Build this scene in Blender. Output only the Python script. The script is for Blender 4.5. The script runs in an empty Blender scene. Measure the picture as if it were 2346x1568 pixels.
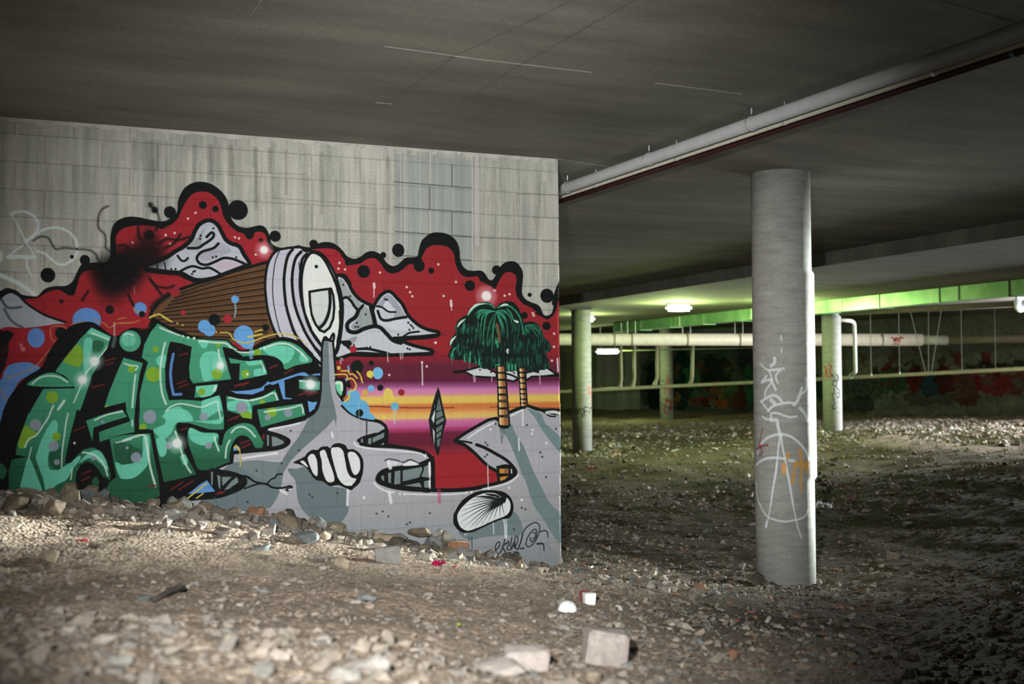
# Painted block wall, round columns and rubble under a low concrete slab
import bpy, bmesh, math, random
import numpy as np
from mathutils import Vector, Matrix

# ------------------------------------------------------------------ camera geometry (photo 2346 x 1568)
FPX, CXP, CYP = 2900.0, 1173.0, 784.0
CAM_Z = 1.65
PITCH = math.atan(88.8 / FPX)
ROLL = 0.0075
def cam_basis(yaw):
    f0 = np.array([math.cos(yaw), math.sin(yaw), 0.0]); r0 = np.array([math.sin(yaw), -math.cos(yaw), 0.0])
    z = np.array([0, 0, 1.0])
    fw = f0 * math.cos(PITCH) + z * math.sin(PITCH)
    u0 = z * math.cos(PITCH) - f0 * math.sin(PITCH)
    u = u0 * math.cos(ROLL) + r0 * math.sin(ROLL)
    r = r0 * math.cos(ROLL) - u0 * math.sin(ROLL)
    return f0, r0, fw, r, u
def _ray(px, py, B):
    return B[2] * FPX + B[3] * (px - CXP) + B[4] * (CYP - py)
_B = cam_basis(math.pi / 2)
_a = _ray(1279, 365, _B); _a = _a / _a[1] * (FPX / 265.0)
_b = _ray(0, 268, _B); _b = _b / _b[2] * _a[2]
CEIL_Z = CAM_Z + _a[2]
_ang = math.atan2(_a[1] - _b[1], _a[0] - _b[0])
YAW = math.pi / 2 - _ang                       # the mural wall runs along the world X axis
BAS = cam_basis(YAW)
F0, R0 = BAS[0], BAS[1]
CAM = np.array([0, 0, CAM_Z])
def ray(px, py): return _ray(px, py, BAS)
def at_depth(px, py, d):                      # point seen at a pixel, d metres ahead of the camera
    v = ray(px, py); return CAM + v * (d / float(v @ F0))
def at_z(px, py, z):                          # point seen at a pixel, lying at height z
    v = ray(px, py); return CAM + v * ((z - CAM_Z) / v[2])
def LD(u, d, z=0.0):                          # lateral / depth metres -> world point
    p = R0 * u + F0 * d; return np.array([p[0], p[1], z])
def lat_dep(x, y):
    return x * R0[0] + y * R0[1], x * F0[0] + y * F0[1]
_e = at_z(1279, 365, CEIL_Z)
WALL_X1, WALL_Y = float(_e[0]), float(_e[1])
WALL_LEN = 5.2
WALL_X0 = WALL_X1 - WALL_LEN
# ------------------------------------------------------------------ scene, camera, light, exposure
scene = bpy.context.scene
COL = scene.collection
random.seed(11); RS = np.random.RandomState(11)
cam_d = bpy.data.cameras.new('camera'); cam = bpy.data.objects.new('camera', cam_d); COL.objects.link(cam)
cam_d.sensor_width = 36.0; cam_d.lens = FPX / 2346.0 * 36.0; cam_d.clip_start = 0.05; cam_d.clip_end = 300
_r, _u, _f = BAS[3], BAS[4], BAS[2]
cam.matrix_world = Matrix(((_r[0], _u[0], -_f[0], 0), (_r[1], _u[1], -_f[1], 0), (_r[2], _u[2], -_f[2], CAM_Z), (0, 0, 0, 1)))
cam_d.dof.use_dof = True; cam_d.dof.focus_distance = 11.2; cam_d.dof.aperture_fstop = 2.0
scene.camera = cam
vs = scene.view_settings
vs.view_transform = 'Standard'; vs.look = 'None'; vs.gamma = 1.0; vs.use_curve_mapping = False; vs.exposure = 0.0
world = bpy.data.worlds.new('world'); scene.world = world; world.use_nodes = True
world.node_tree.nodes['Background'].inputs[0].default_value = (0.74, 0.98, 0.88, 1); world.node_tree.nodes['Background'].inputs[1].default_value = 0.05
def lamp(name, kind, loc, target, energy, color, **kw):
    d = bpy.data.lights.new(name, kind); d.energy = energy; d.color = color
    for k, v in kw.items(): setattr(d, k, v)
    o = bpy.data.objects.new(name, d); COL.objects.link(o); o.location = loc
    o.rotation_euler = (Vector(target) - Vector(loc)).to_track_quat('-Z', 'Y').to_euler(); return o
# the camera's flash, just left of the lens, dying away towards the corners
lamp('camera_flash', 'SPOT', LD(-0.34, 0.0, CAM_Z + 0.34), LD(-0.35, 10.0, CAM_Z + 0.05), 4600, (0.99, 1.0, 0.965), spot_size=math.radians(49), spot_blend=1.0, shadow_soft_size=0.05)
# daylight from the low open side far to the right
lamp('daylight_right_opening', 'AREA', LD(19.0, 29.0, 2.0), LD(9.5, 27.5, 0.5), 2700, (0.96, 0.97, 1.0), shape='RECTANGLE', size=6.0, size_y=1.2, spread=math.radians(110))
lamp('added_column_rim_light', 'AREA', LD(17.5, 21.0, 2.1), LD(2.5, 11.8, 1.45), 300, (0.93, 1.0, 0.94), shape='RECTANGLE', size=1.4, size_y=0.8, spread=math.radians(12))  # added narrow lamp, no opening there; brightens the big column's right edge

# ------------------------------------------------------------------ helpers
def tag(o, label=None, cat=None, group=None, kind=None):
    if label: o['label'] = label
    if cat: o['category'] = cat
    if group: o['group'] = group
    if kind: o['kind'] = kind
    return o
def link(name, me, m=None, parent=None):
    o = bpy.data.objects.new(name, me); COL.objects.link(o)
    if m is not None and not me.materials: me.materials.append(m)
    if parent is not None: o.parent = parent
    return o
def empty(name, loc=(0, 0, 0)):
    o = bpy.data.objects.new(name, None); COL.objects.link(o); o.location = loc; o.empty_display_size = 0.1; return o
def bm_mesh(name, bm, smooth=False):
    me = bpy.data.meshes.new(name); bm.normal_update(); bm.to_mesh(me); bm.free()
    if smooth: me.polygons.foreach_set('use_smooth', [True] * len(me.polygons))
    return me
def child(name, me, m, parent):               # geometry given in world coordinates, parent at its own place
    o = link(name, me, m); o.parent = parent; o.matrix_parent_inverse = Matrix.Translation(parent.location).inverted(); return o
def box_bm(bm, c, s, ax=None, bevel=0):
    M = Matrix.Translation(c) @ (ax.to_4x4() if ax is not None else Matrix.Identity(4)) @ Matrix.Diagonal((s[0], s[1], s[2], 1))
    g = bmesh.ops.create_cube(bm, size=1, matrix=M)
    if bevel:
        es = {e for v in g['verts'] for e in v.link_edges}
        bmesh.ops.bevel(bm, geom=list(es), offset=bevel, segments=2, affect='EDGES')
def tube_bm(bm, pts, r, n=16, caps=True):
    pts = [Vector(p) for p in pts]; rings = []
    up = Vector((0, 0, 1)); d0 = (pts[1] - pts[0]).normalized()
    if abs(d0.z) > .95: up = Vector((1, 0, 0))
    for i, p in enumerate(pts):
        d = ((pts[min(i+1, len(pts)-1)] - pts[max(i-1, 0)])).normalized()
        s = d.cross(up).normalized(); t = s.cross(d).normalized()
        rings.append([bm.verts.new(p + s * r * math.cos(2*math.pi*k/n) + t * r * math.sin(2*math.pi*k/n)) for k in range(n)])
    for a, b in zip(rings[:-1], rings[1:]):
        for k in range(n): bm.faces.new((a[k], a[(k+1) % n], b[(k+1) % n], b[k]))
    if caps: bm.faces.new(rings[0][::-1]); bm.faces.new(rings[-1])
def tube(name, pts, r, n=16):
    bm = bmesh.new(); tube_bm(bm, pts, r, n); me = bm_mesh(name, bm)
    me.polygons.foreach_set('use_smooth', [len(p.vertices) == 4 for p in me.polygons]); return me
def bend(a, b, c, r, k=5):                     # rounded elbow points at b
    a, b, c = Vector(a), Vector(b), Vector(c); p, q = b + (a-b).normalized()*r, b + (c-b).normalized()*r
    return [p.lerp(b, t/k).lerp(b.lerp(q, t/k), t/k) for t in range(k+1)]
def noise2(x, y, seed=0):
    rs = np.random.RandomState(seed); T = rs.rand(256, 256)
    xi = np.floor(x).astype(int); yi = np.floor(y).astype(int); fx = x - xi; fy = y - yi
    fx = fx*fx*(3-2*fx); fy = fy*fy*(3-2*fy)
    g = lambda i, j: T[i % 256, j % 256]
    return (g(xi, yi)*(1-fx)+g(xi+1, yi)*fx)*(1-fy) + (g(xi, yi+1)*(1-fx)+g(xi+1, yi+1)*fx)*fy - 0.5

# ------------------------------------------------------------------ materials
class NT:
    def __init__(s, name, rough=0.9, spec=0.25):
        s.m = bpy.data.materials.new(name); s.m.use_nodes = True; s.t = s.m.node_tree; s.N = s.t.nodes; s.L = s.t.links
        s.b = s.N['Principled BSDF']; s.b.inputs['Roughness'].default_value = rough; s.b.inputs['Specular IOR Level'].default_value = spec
    def n(s, kind, **kw):
        x = s.N.new(kind)
        for k, v in kw.items(): setattr(x, k, v)
        return x
    def lk(s, a, b): s.L.new(a, b)
    def coord(s, scale=(1, 1, 1), kind='Object', obj=None):
        c = s.n('ShaderNodeTexCoord'); mp = s.n('ShaderNodeMapping'); mp.inputs['Scale'].default_value = scale
        if obj is not None: c.object = obj
        s.lk(c.outputs[kind], mp.inputs[0]); return mp.outputs[0]
    def noise(s, v, scale, detail=4, rough=.6, dist=0):
        x = s.n('ShaderNodeTexNoise'); x.inputs['Scale'].default_value = scale; x.inputs['Detail'].default_value = detail
        x.inputs['Roughness'].default_value = rough; x.inputs['Distortion'].default_value = dist; s.lk(v, x.inputs['Vector']); return x.outputs['Fac']
    def ramp(s, f, stops):
        x = s.n('ShaderNodeValToRGB'); e = x.color_ramp.elements
        while len(e) < len(stops): e.new(0.5)
        for k, (p, c) in enumerate(stops): e[k].position = p; e[k].color = (c[0], c[1], c[2], 1) if not isinstance(c, (int, float)) else (c, c, c, 1)
        s.lk(f, x.inputs[0]); return x.outputs[0]
    def mix(s, a, b, f, mode='MIX'):
        x = s.n('ShaderNodeMix', data_type='RGBA', blend_type=mode)
        for sock, v in ((x.inputs[6], a), (x.inputs[7], b), (x.inputs[0], f)):
            if isinstance(v, (int, float)): sock.default_value = v
            elif isinstance(v, tuple): sock.default_value = (v[0], v[1], v[2], 1)
            else: s.lk(v, sock)
        return x.outputs[2]
    def math(s, op, a, b=0.0):
        x = s.n('ShaderNodeMath', operation=op)
        for sock, v in ((x.inputs[0], a), (x.inputs[1], b)):
            if isinstance(v, (int, float)): sock.default_value = v
            else: s.lk(v, sock)
        return x.outputs[0]
    def col(s, c): 
        if isinstance(c, tuple): s.b.inputs['Base Color'].default_value = (c[0], c[1], c[2], 1)
        else: s.lk(c, s.b.inputs['Base Color'])
    def bump(s, h, dist=.01, st=.5):
        x = s.n('ShaderNodeBump'); x.inputs['Distance'].default_value = dist; x.inputs['Strength'].default_value = st; s.lk(h, x.inputs['Height']); s.lk(x.outputs[0], s.b.inputs['Normal'])
def make_image(name, rgb, a):
    h, w = a.shape; im = bpy.data.images.new(name, w, h, alpha=True)
    px = np.empty((h, w, 4), np.float32); px[..., :3] = np.clip(rgb, 0, 1); px[..., 3] = np.clip(a, 0, 1)
    im.alpha_mode = 'CHANNEL_PACKED'; im.pixels.foreach_set(px.ravel()); im.update(); return im
def painted(nt, base, im, u, v):
    """put a painted picture over a base colour; u, v are 0..1 sockets"""
    c = nt.n('ShaderNodeCombineXYZ'); nt.lk(u, c.inputs[0]); nt.lk(v, c.inputs[1])
    t = nt.n('ShaderNodeTexImage', extension='CLIP', interpolation='Cubic'); t.image = im; nt.lk(c.outputs[0], t.inputs[0])
    return nt.mix(base, t.outputs['Color'], t.outputs['Alpha']), t.outputs['Alpha']
def plain(name, c, rough=.6, metal=0, spec=.4, var=0.15, scale=8):
    nt = NT(name, rough, spec); v = nt.coord(); f = nt.noise(v, scale, 5)
    nt.col(nt.ramp(f, [(.3, tuple(x*(1-var) for x in c)), (.7, tuple(min(1, x*(1+var)) for x in c))])); nt.b.inputs['Metallic'].default_value = metal; return nt.m
def concrete(name, c, var=.22, streak=None, scale=2.0, bumpd=.004):
    nt = NT(name, .92, .2); v = nt.coord(); big = nt.noise(v, scale*.35, 5, .6); fine = nt.noise(v, scale*22, 4, .7)
    col = nt.ramp(big, [(.25, tuple(x*(1-var) for x in c)), (.75, tuple(x*(1+var) for x in c))])
    col = nt.mix(col, nt.ramp(fine, [(.3, .75), (.7, 1.18)]), .8, 'MULTIPLY')
    if streak:
        sv = nt.coord(streak); sf = nt.noise(sv, 1.0, 4, .6); col = nt.mix(col, nt.ramp(sf, [(.35, .72), (.65, 1.2)]), .8, 'MULTIPLY')
    nt.col(col); nt.bump(fine, bumpd, .5); return nt
# ------------------------------------------------------------------ the mural, painted in wall coordinates
TS = 420.0                                     # texture pixels per metre
ZB = -0.10                                     # height of the texture's lower edge
TW, TH = int(WALL_LEN * TS), int((CEIL_Z - ZB) * TS)
def to_wall(px, py):
    v = ray(px, py); t = WALL_Y / v[1]
    return (v[0] * t - WALL_X0) * TS, (CAM_Z + v[2] * t - ZB) * TS
def local_scale(px, py):
    a = to_wall(px, py); b = to_wall(px + 1, py); c = to_wall(px, py + 1)
    return abs(b[0] - a[0]), abs(c[1] - a[1])
class Canvas:
    def __init__(s, w, h, mapf, scalef):
        s.w, s.h = w, h; s.rgb = np.zeros((h, w, 3), np.float32); s.a = np.zeros((h, w), np.float32)
        s.m, s.sc = mapf, scalef
    def comp(s, x0, y0, cov, col):
        h, w = cov.shape
        rgb = s.rgb[y0:y0+h, x0:x0+w]; al = s.a[y0:y0+h, x0:x0+w]
        na = cov + al * (1 - cov)
        c = np.asarray(col, np.float32) / 255.0
        k = np.where(na > 1e-5, cov / np.maximum(na, 1e-5), 0)[..., None]
        rgb[...] = rgb * (1 - k) + c * k
        al[...] = na
    def mask(s, pts):                          # anti-aliased polygon coverage; pts in canvas px
        P = np.asarray(pts, float)
        x0 = max(0, int(np.floor(P[:, 0].min())) - 1); x1 = min(s.w, int(np.ceil(P[:, 0].max())) + 2)
        y0 = max(0, int(np.floor(P[:, 1].min())) - 1); y1 = min(s.h, int(np.ceil(P[:, 1].max())) + 2)
        if x1 <= x0 or y1 <= y0: return None
        cov = np.zeros((y1 - y0, x1 - x0 + 1), np.float32)
        Q = np.roll(P, -1, 0)
        W = x1 - x0
        for r in range(y1 - y0):
            for sub in (0.25, 0.75):
                yy = y0 + r + sub
                hit = (P[:, 1] <= yy) != (Q[:, 1] <= yy)
                if not hit.any(): continue
                A = P[hit]; B = Q[hit]
                xs = np.sort(A[:, 0] + (yy - A[:, 1]) / (B[:, 1] - A[:, 1]) * (B[:, 0] - A[:, 0])) - x0
                for k in range(0, len(xs) - 1, 2):
                    a, b = max(0.0, xs[k]), min(float(W), xs[k+1])
                    if b <= a: continue
                    ia, ib = int(a), int(b)
                    if ia == ib: cov[r, ia] += 0.5 * (b - a)
                    else:
                        cov[r, ia] += 0.5 * (ia + 1 - a); cov[r, ia+1:ib] += 0.5
                        if ib < W: cov[r, ib] += 0.5 * (b - ib)
        return x0, y0, np.clip(cov[:, :W], 0, 1)
    def pts(s, P): return [s.m(x, y) for x, y in P]
    def fill(s, P, col, al=1.0, smooth=False, within=None):
        if smooth: P = spline(P, True)
        m = s.mask(s.pts(P))
        if m is None: return
        x0, y0, c = m
        if within is not None: c = c * within[y0:y0+c.shape[0], x0:x0+c.shape[1]]
        s.comp(x0, y0, c * al, col)
    def clip(s, polys):
        M = np.zeros((s.h, s.w), np.float32)
        for P in polys:
            m = s.mask(s.pts(P))
            if m is None: continue
            x0, y0, c = m; M[y0:y0+c.shape[0], x0:x0+c.shape[1]] = np.maximum(M[y0:y0+c.shape[0], x0:x0+c.shape[1]], c)
        return M
    def line(s, P, w, col, al=1.0, smooth=True, soft=0.0, taper=False, closed=False, within=None):
        if smooth and len(P) > 2: P = spline(P, closed)
        elif closed: P = list(P) + [P[0]]
        n = len(P); T = np.array(s.pts(P)); sx, sy = s.sc(*P[n // 2]); k = math.sqrt(sx * sy)
        hw = 0.5 * w * k; sf = max(0.7, soft * k)
        pad = hw + sf + 2
        x0 = max(0, int(T[:, 0].min() - pad)); x1 = min(s.w, int(T[:, 0].max() + pad))
        y0 = max(0, int(T[:, 1].min() - pad)); y1 = min(s.h, int(T[:, 1].max() + pad))
        if x1 <= x0 or y1 <= y0: return
        cov = np.zeros((y1 - y0, x1 - x0), np.float32)
        for i in range(n - 1):
            a, b = T[i], T[i+1]
            h = hw
            if taper:
                tt = (i + 0.5) / (n - 1); h = hw * (1 - tt) if taper == 1 else hw * max(0.12, math.sin(math.pi * tt))
            bx0 = max(x0, int(min(a[0], b[0]) - pad)); bx1 = min(x1, int(max(a[0], b[0]) + pad) + 1)
            by0 = max(y0, int(min(a[1], b[1]) - pad)); by1 = min(y1, int(max(a[1], b[1]) + pad) + 1)
            if bx1 <= bx0 or by1 <= by0: continue
            X = np.arange(bx0, bx1)[None, :] + 0.5 - a[0]; Y = np.arange(by0, by1)[:, None] + 0.5 - a[1]
            d = b - a; L = float(d @ d) + 1e-9
            t = np.clip((X * d[0] + Y * d[1]) / L, 0, 1)
            D = np.sqrt((X - t * d[0]) ** 2 + (Y - t * d[1]) ** 2)
            c = np.clip((h + 0.5 * sf - D) / sf, 0, 1)
            v = cov[by0-y0:by1-y0, bx0-x0:bx1-x0]; np.maximum(v, c, out=v)
        if within is not None: cov = cov * within[y0:y1, x0:x1]
        s.comp(x0, y0, cov * al, col)
    def disc(s, x, y, r, col, al=1.0, soft=1.2, ry=None, within=None):
        cx, cy = s.m(x, y); sx, sy = s.sc(x, y); rx = r * sx; ryy = (ry or r) * sy
        sf = max(0.8, soft * sy)
        x0 = max(0, int(cx - rx - sf - 2)); x1 = min(s.w, int(cx + rx + sf + 3))
        y0 = max(0, int(cy - ryy - sf - 2)); y1 = min(s.h, int(cy + ryy + sf + 3))
        if x1 <= x0 or y1 <= y0: return
        X = (np.arange(x0, x1)[None, :] + 0.5 - cx) / rx; Y = (np.arange(y0, y1)[:, None] + 0.5 - cy) / ryy
        D = (np.sqrt(X * X + Y * Y) - 1) * min(rx, ryy)
        c = np.clip(0.5 - D / sf, 0, 1)
        if soft > 4: c = c * c * (3 - 2 * c)
        if within is not None: c = c * within[y0:y1, x0:x1]
        s.comp(x0, y0, c * al, col)
def spline(P, closed=False, n=7):
    P = [np.array(p, float) for p in P]; N = len(P); out = []
    for i in range(N if closed else N - 1):
        p0 = P[(i-1) % N] if closed or i > 0 else P[0]; p1 = P[i]; p2 = P[(i+1) % N]
        p3 = P[(i+2) % N] if closed or i + 2 < N else P[-1]
        for k in range(n):
            t = k / n
            out.append(tuple(0.5 * ((2*p1) + (-p0+p2)*t + (2*p0-5*p1+4*p2-p3)*t*t + (-p0+3*p1-3*p2+p3)*t**3)))
    if not closed: out.append(tuple(P[-1]))
    return out
# study crops the outlines were measured in: name -> (x origin, y origin, magnification)
KC = dict(A=(0,400,3.92), B=(300,400,3.92), C=(600,500,4.9), D=(900,500,4.9), a=(0,720,6.533), b=(0,940,6.533), c=(280,720,6.533),
          d=(280,940,6.533), e=(540,740,6.533), f=(460,960,4.9), g=(740,780,6.533), h=(800,960,4.9), i=(1000,660,6.533),
          j=(980,840,6.03), k=(1000,1080,6.533), P=(0,0,1.0))
def pp(s):
    """'A 10,20 30,40 B 5,6' -> photo points"""
    out = []; k = KC['P']
    for t in s.split():
        if t in KC: k = KC[t]
        else:
            x, y = t.split(','); out.append((k[0] + float(x) / k[2], k[1] + float(y) / k[2]))
    return out
def paint_mural():
    M = Canvas(TW, TH, to_wall, local_scale)
    rng = random.Random(5)
    BLK = (14, 18, 18); WHT = (222, 228, 224)
    def F(s, c, al=1.0, sm=True, within=None): M.fill(pp(s), c, al, sm, within)
    def L(s, w, c=BLK, al=1.0, sm=True, soft=0.0, taper=False, closed=False, within=None): M.line(pp(s), w, c, al, sm, soft, taper, closed, within)
    def Dc(s, r, c=BLK, al=1.0, soft=1.2, ry=None, within=None):
        for x, y in pp(s): M.disc(x, y, r, c, al, soft, ry, within)
    # -------- bare block: old whitewash streaks, and a patch left unpainted where the joints show
    rw = random.Random(12)
    for _ in range(150):
        X = rw.uniform(300, 1275); y0 = rw.uniform(290, 420) + X * .05; ln = rw.uniform(60, 330); c_ = rw.choice([(196, 192, 182), (184, 182, 176), (120, 118, 106), (206, 202, 194)])
        M.line([(X, y0), (X + rw.uniform(-2, 2), y0 + ln)], rw.uniform(2, 9), c_, rw.uniform(.12, .42), soft=3)
    M.fill([(903, 352), (1080, 368), (1081, 640), (905, 620)], (150, 160, 158), .62, smooth=False)
    for X, w in ((927, 5), (932, 2), (985, 4), (918, 2), (1000, 2), (962, 1.6), (1092, 10), (1082, 4), (893, 7)): M.line([(X, 345), (X + 1, 560 + (X % 7) * 12)], w, (196, 192, 186), .75, soft=1.5)
    for (xa, ya, xb, yb) in ((903, 417, 1080, 431), (903, 475, 1080, 487), (905, 531, 1080, 543), (905, 585, 1080, 597)): M.line([(xa, ya), (xb, yb)], 2.6, (84, 88, 82), .75, smooth=False)
    for X, ya, yb in ((1036, 377, 426), (985, 424, 480), (1036, 484, 538), (985, 540, 590)): M.line([(X, ya), (X, yb)], 2.6, (92, 96, 90), .7, smooth=False)
    for (xa, ya, xb, yb) in ((620, 454, 860, 470), (620, 520, 880, 532), (1100, 543, 1279, 552), (1180, 605, 1279, 605), (1220, 498, 1279, 500), (480, 392, 700, 400), (1180, 445, 1279, 447)): M.line([(xa, ya), (xb, yb)], 1.8, (110, 108, 98), .55, smooth=False)
    for _ in range(26):
        X = rw.uniform(60, 900); M.line([(X, 300 + X*.07), (X, 380 + rw.uniform(0, 120))], rw.uniform(3, 10), (92, 92, 82), rw.uniform(.15, .35), soft=6)
    # -------- faint pale tag and grey scrawl on the bare blocks at the left
    for P_, w in (("A 100,355 160,335 240,340 310,380 340,440 330,510 270,580 235,600", 6), ("A 100,355 150,440 200,540 235,610 270,660 300,720", 4),
                  ("A 240,590 330,530 430,485 530,480 620,520 680,590 690,680 675,740 600,800 540,810 470,770 400,710 330,690", 6),
                  ("A 75,745 180,740 310,745", 9), ("A 75,740 130,690 200,640", 5), ("A 240,750 245,830 285,910", 5), ("A 0,905 110,950 220,1010 310,1075", 10), ("A 0,700 15,730 0,780", 6)):
        L(P_, w, (212, 226, 228), 0.85, soft=3)
    # -------- the big red cloud
    outer = pp("A -300,1100 -120,1060 0,1045 60,1020 140,1040 200,1080 300,1095 340,1090 400,1030 480,1005 590,1000 650,960 690,880 730,810 790,795 890,790 950,790 985,740 990,640 990,560 1010,470 1060,410 1150,380 1250,385 1340,405 1440,420 1500,410 1560,370 1590,330 1600,230 1650,130 1720,80 1800,65 "
               "B 720,85 800,140 850,200 875,260 885,340 910,410 960,460 1030,480 1090,470 1160,457 1210,480 1250,560 1265,620 1330,655 "
               "C 310,330 400,305 470,320 540,325 620,290 700,268 780,275 850,310 910,370 960,430 1040,457 1110,430 1170,385 1240,370 1310,395 1360,440 1400,500 1460,537 1520,525 1570,480 1620,445 1700,440 1745,425 1760,360 1790,260 1850,200 "
               "D 430,170 500,160 600,175 680,220 730,290 750,370 755,450 780,530 830,580 900,592 990,590 1040,630 1070,680 1110,697 1150,650 1190,570 1240,510 1310,485 1380,495 1430,545 1460,620 1455,740 1450,840 1480,900 1540,940 1620,970 1660,1010 1690,1080 1730,1095 1780,1070 1800,1000 1800,920 1830,810 1885,720")
    bottom = [(1300, 700), (1300, 1180), (500, 1190), (-120, 1230)]
    M.fill(spline(outer) + bottom, BLK)
    inner = pp("A -300,1180 0,1150 230,1120 330,1112 420,1060 520,1035 600,1075 660,1085 690,1010 720,910 770,870 900,850 1040,820 1040,620 1042,560 1080,500 1150,470 1250,458 1340,463 1400,472 1450,490 1530,470 "
               "B 290,480 360,450 420,395 450,330 490,250 540,185 600,157 670,155 730,180 790,240 815,320 840,400 900,470 960,515 1010,530 1035,565 1065,585 1100,560 1112,522 1150,515 1190,525 1215,560 1230,640 1262,682 1330,690 "
               "C 490,365 540,358 620,345 700,338 790,345 850,370 900,430 945,500 980,525 1050,520 1120,500 1180,460 1240,448 1290,465 1340,520 1390,590 1450,620 1520,610 1590,570 1640,525 1700,520 1720,560 1760,595 1810,570 1825,515 1790,460 "
               "D 340,410 370,350 420,315 500,302 590,315 650,350 690,420 700,500 730,580 770,635 830,662 890,660 955,655 980,700 1050,740 1100,765 1140,790 1180,730 1210,670 1250,620 1290,605 1330,610 1375,640 1388,700 1378,800 1400,890 1460,960 1540,1000 1600,1040 1640,1085 1680,1115 1730,1137 1775,1115 1815,1070 1840,1000 1855,940 1890,920")
    RED = M.clip([spline(inner) + bottom])
    # colour bands of the painted sky (photo y -> colour), laid on as level sprayed bands
    bands = [(200, (164, 34, 44)), (800, (158, 34, 42)), (822, (140, 30, 46)), (838, (102, 30, 50)), (872, (98, 28, 56)), (884, (150, 72, 124)), (893, (206, 118, 176)), (903, (214, 132, 156)),
             (911, (226, 192, 88)), (922, (230, 190, 84)), (930, (214, 116, 58)), (938, (218, 124, 64)), (947, (226, 172, 88)), (957, (226, 188, 100)), (964, (206, 112, 158)), (976, (196, 88, 146)),
             (984, (178, 56, 112)), (993, (112, 26, 56)), (1015, (102, 24, 50)), (1034, (146, 34, 52)), (1046, (164, 32, 40)), (1400, (158, 30, 38))]
    ys = [b[0] for b in bands]; cs = np.array([b[1] for b in bands], float)
    ys = np.array(ys, float)
    # the bands run level on the wall: height of each photo row where they were read (x = 1000)
    tz = np.array([to_wall(1000, y)[1] for y in ys])[::-1]; cz = cs[::-1]
    rows = np.arange(TH) + 0.5
    G = np.stack([np.interp(rows, tz, cz[:, k]) for k in range(3)], 1) / 255.0
    pz = np.array([to_wall(1000, y)[1] for y in (200, 800, 860, 1400)])[::-1]
    PR = np.stack([np.interp(rows, pz, np.array([(150, 26, 36), (126, 22, 28), (160, 30, 40), (172, 36, 46)], float)[:, k]) for k in range(3)], 1) / 255.0
    cols = np.arange(TW); xs_split = to_wall(790, 900)[0]
    wgt = np.clip((cols - xs_split) / 60 + 0.5, 0, 1)[None, :, None]
    full = G[:, None, :] * wgt + PR[:, None, :] * (1 - wgt)
    nz = np.random.RandomState(3).rand(TH, TW, 1).astype(np.float32) * 0.05 - 0.025
    k = RED[..., None]
    M.rgb = (M.rgb * (1 - k) + (full + nz) * k).astype(np.float32)
    M.a = np.maximum(M.a, RED)
    L("g 690,992 850,993 1020,1003 1300,1012 1620,1012 1960,1010", 2.0, (92, 34, 26), .9)
    L("j 860,565 960,562 1120,560 1300,566 1830,572 1900,574", 1.8, (110, 44, 26), .8)
    # splats of black round the rim
    Dc("A 430,905", 17); Dc("A 762,770", 12); Dc("A 645,740", 4.5); Dc("A 630,1045", 11); Dc("A 550,1140", 5, al=.8)
    Dc("B 350,340", 14); Dc("B 960,320", 23); Dc("B 1295,555", 13); Dc("B 1640,625", 10); Dc("B 645,275", 9); Dc("B 758,310", 7.5); Dc("B 1168,592", 5); Dc("B 165,545", 12, al=.8)
    Dc("C 1362,415", 7); Dc("C 1530,362", 14, ry=15.5); Dc("C 1142,600", 14.5); Dc("C 1765,545", 12); Dc("C 1900,592", 6.5); Dc("C 965,500", 7)
    Dc("D 1165,585", 11); Dc("D 430,592", 6.5); Dc("D 865,758", 12); Dc("D 1535,862", 5); Dc("D 1730,873", 15.5, ry=16.5); Dc("D 1475,1095", 8); Dc("D 1725,1212", 9.5); Dc("D 1005,690", 6); Dc("D 1640,1060", 7); Dc("D 1135,765", 6); Dc("D 290,545", 11)
    L("D 1800,960 1835,830 1890,700", 8)
    # stars
    for s_ in ("A 1755,345", "A 1688,397", "A 1568,527", "A 1487,545", "A 1190,612", "A 1527,625", "B 935,565", "B 970,575", "B 1120,720", "C 870,503", "C 858,568", "C 932,577", "C 1325,612", "C 1625,775", "C 1663,832", "C 1687,878", "C 1945,1400",
               "D 510,520", "D 708,717", "D 570,875", "D 1142,815", "D 1255,872", "D 1310,855", "D 480,1400", "D 1812,1298", "D 1808,1445", "D 1570,1070", "D 1582,1095", "i 1725,1090", "g 990,520", "g 1552,392", "g 1480,330", "i 1192,508"):
        Dc(s_, 2.6, (238, 226, 222), soft=2.4)
    for s_, w in (("C 1258,735 1262,780", 6), ("C 1258,780 1256,890", 2.4), ("D 652,930 655,985", 6), ("D 657,985 660,1035", 2.4), ("g 1480,330 1485,520 1488,670", 3), ("i 1808,1060 1812,1150 1818,1250", 4)):
        L(s_, w, (232, 220, 220), .9)
    for s_, r in (("B 1195,678", 13), ("D 1050,875", 16)):
        Dc(s_, r * 1.5, (225, 150, 160), .55, soft=14); Dc(s_, r * .72, (244, 240, 238), 1, soft=8)
    # -------- snow hills
    GH = (186, 188, 202)
    F("A -120,1260 0,1110 50,1080 110,1062 180,1100 240,1160 330,1225 430,1280 590,1332 480,1347 380,1362 200,1380 60,1372 -120,1420", (160, 164, 176), sm=True)
    L("A 0,1110 50,1072 110,1058 180,1098 240,1160 330,1222 430,1275 590,1328", 5); L("A 10,1120 60,1190 130,1200 190,1190", 5, (70, 76, 84), soft=3); L("A 40,1210 90,1300 150,1350 200,1370", 5, (80, 86, 94), soft=4)
    m2 = pp("B 700,430 760,460 800,530 840,600 900,640 960,660 1000,730 1045,810 960,850 820,890 740,920 600,940 520,915 440,875 330,865 150,840 240,800 330,760 420,700 490,660 560,590 590,520 630,460")
    M.line(m2, 19, BLK, closed=True); M.fill(m2, GH, smooth=True)
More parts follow.
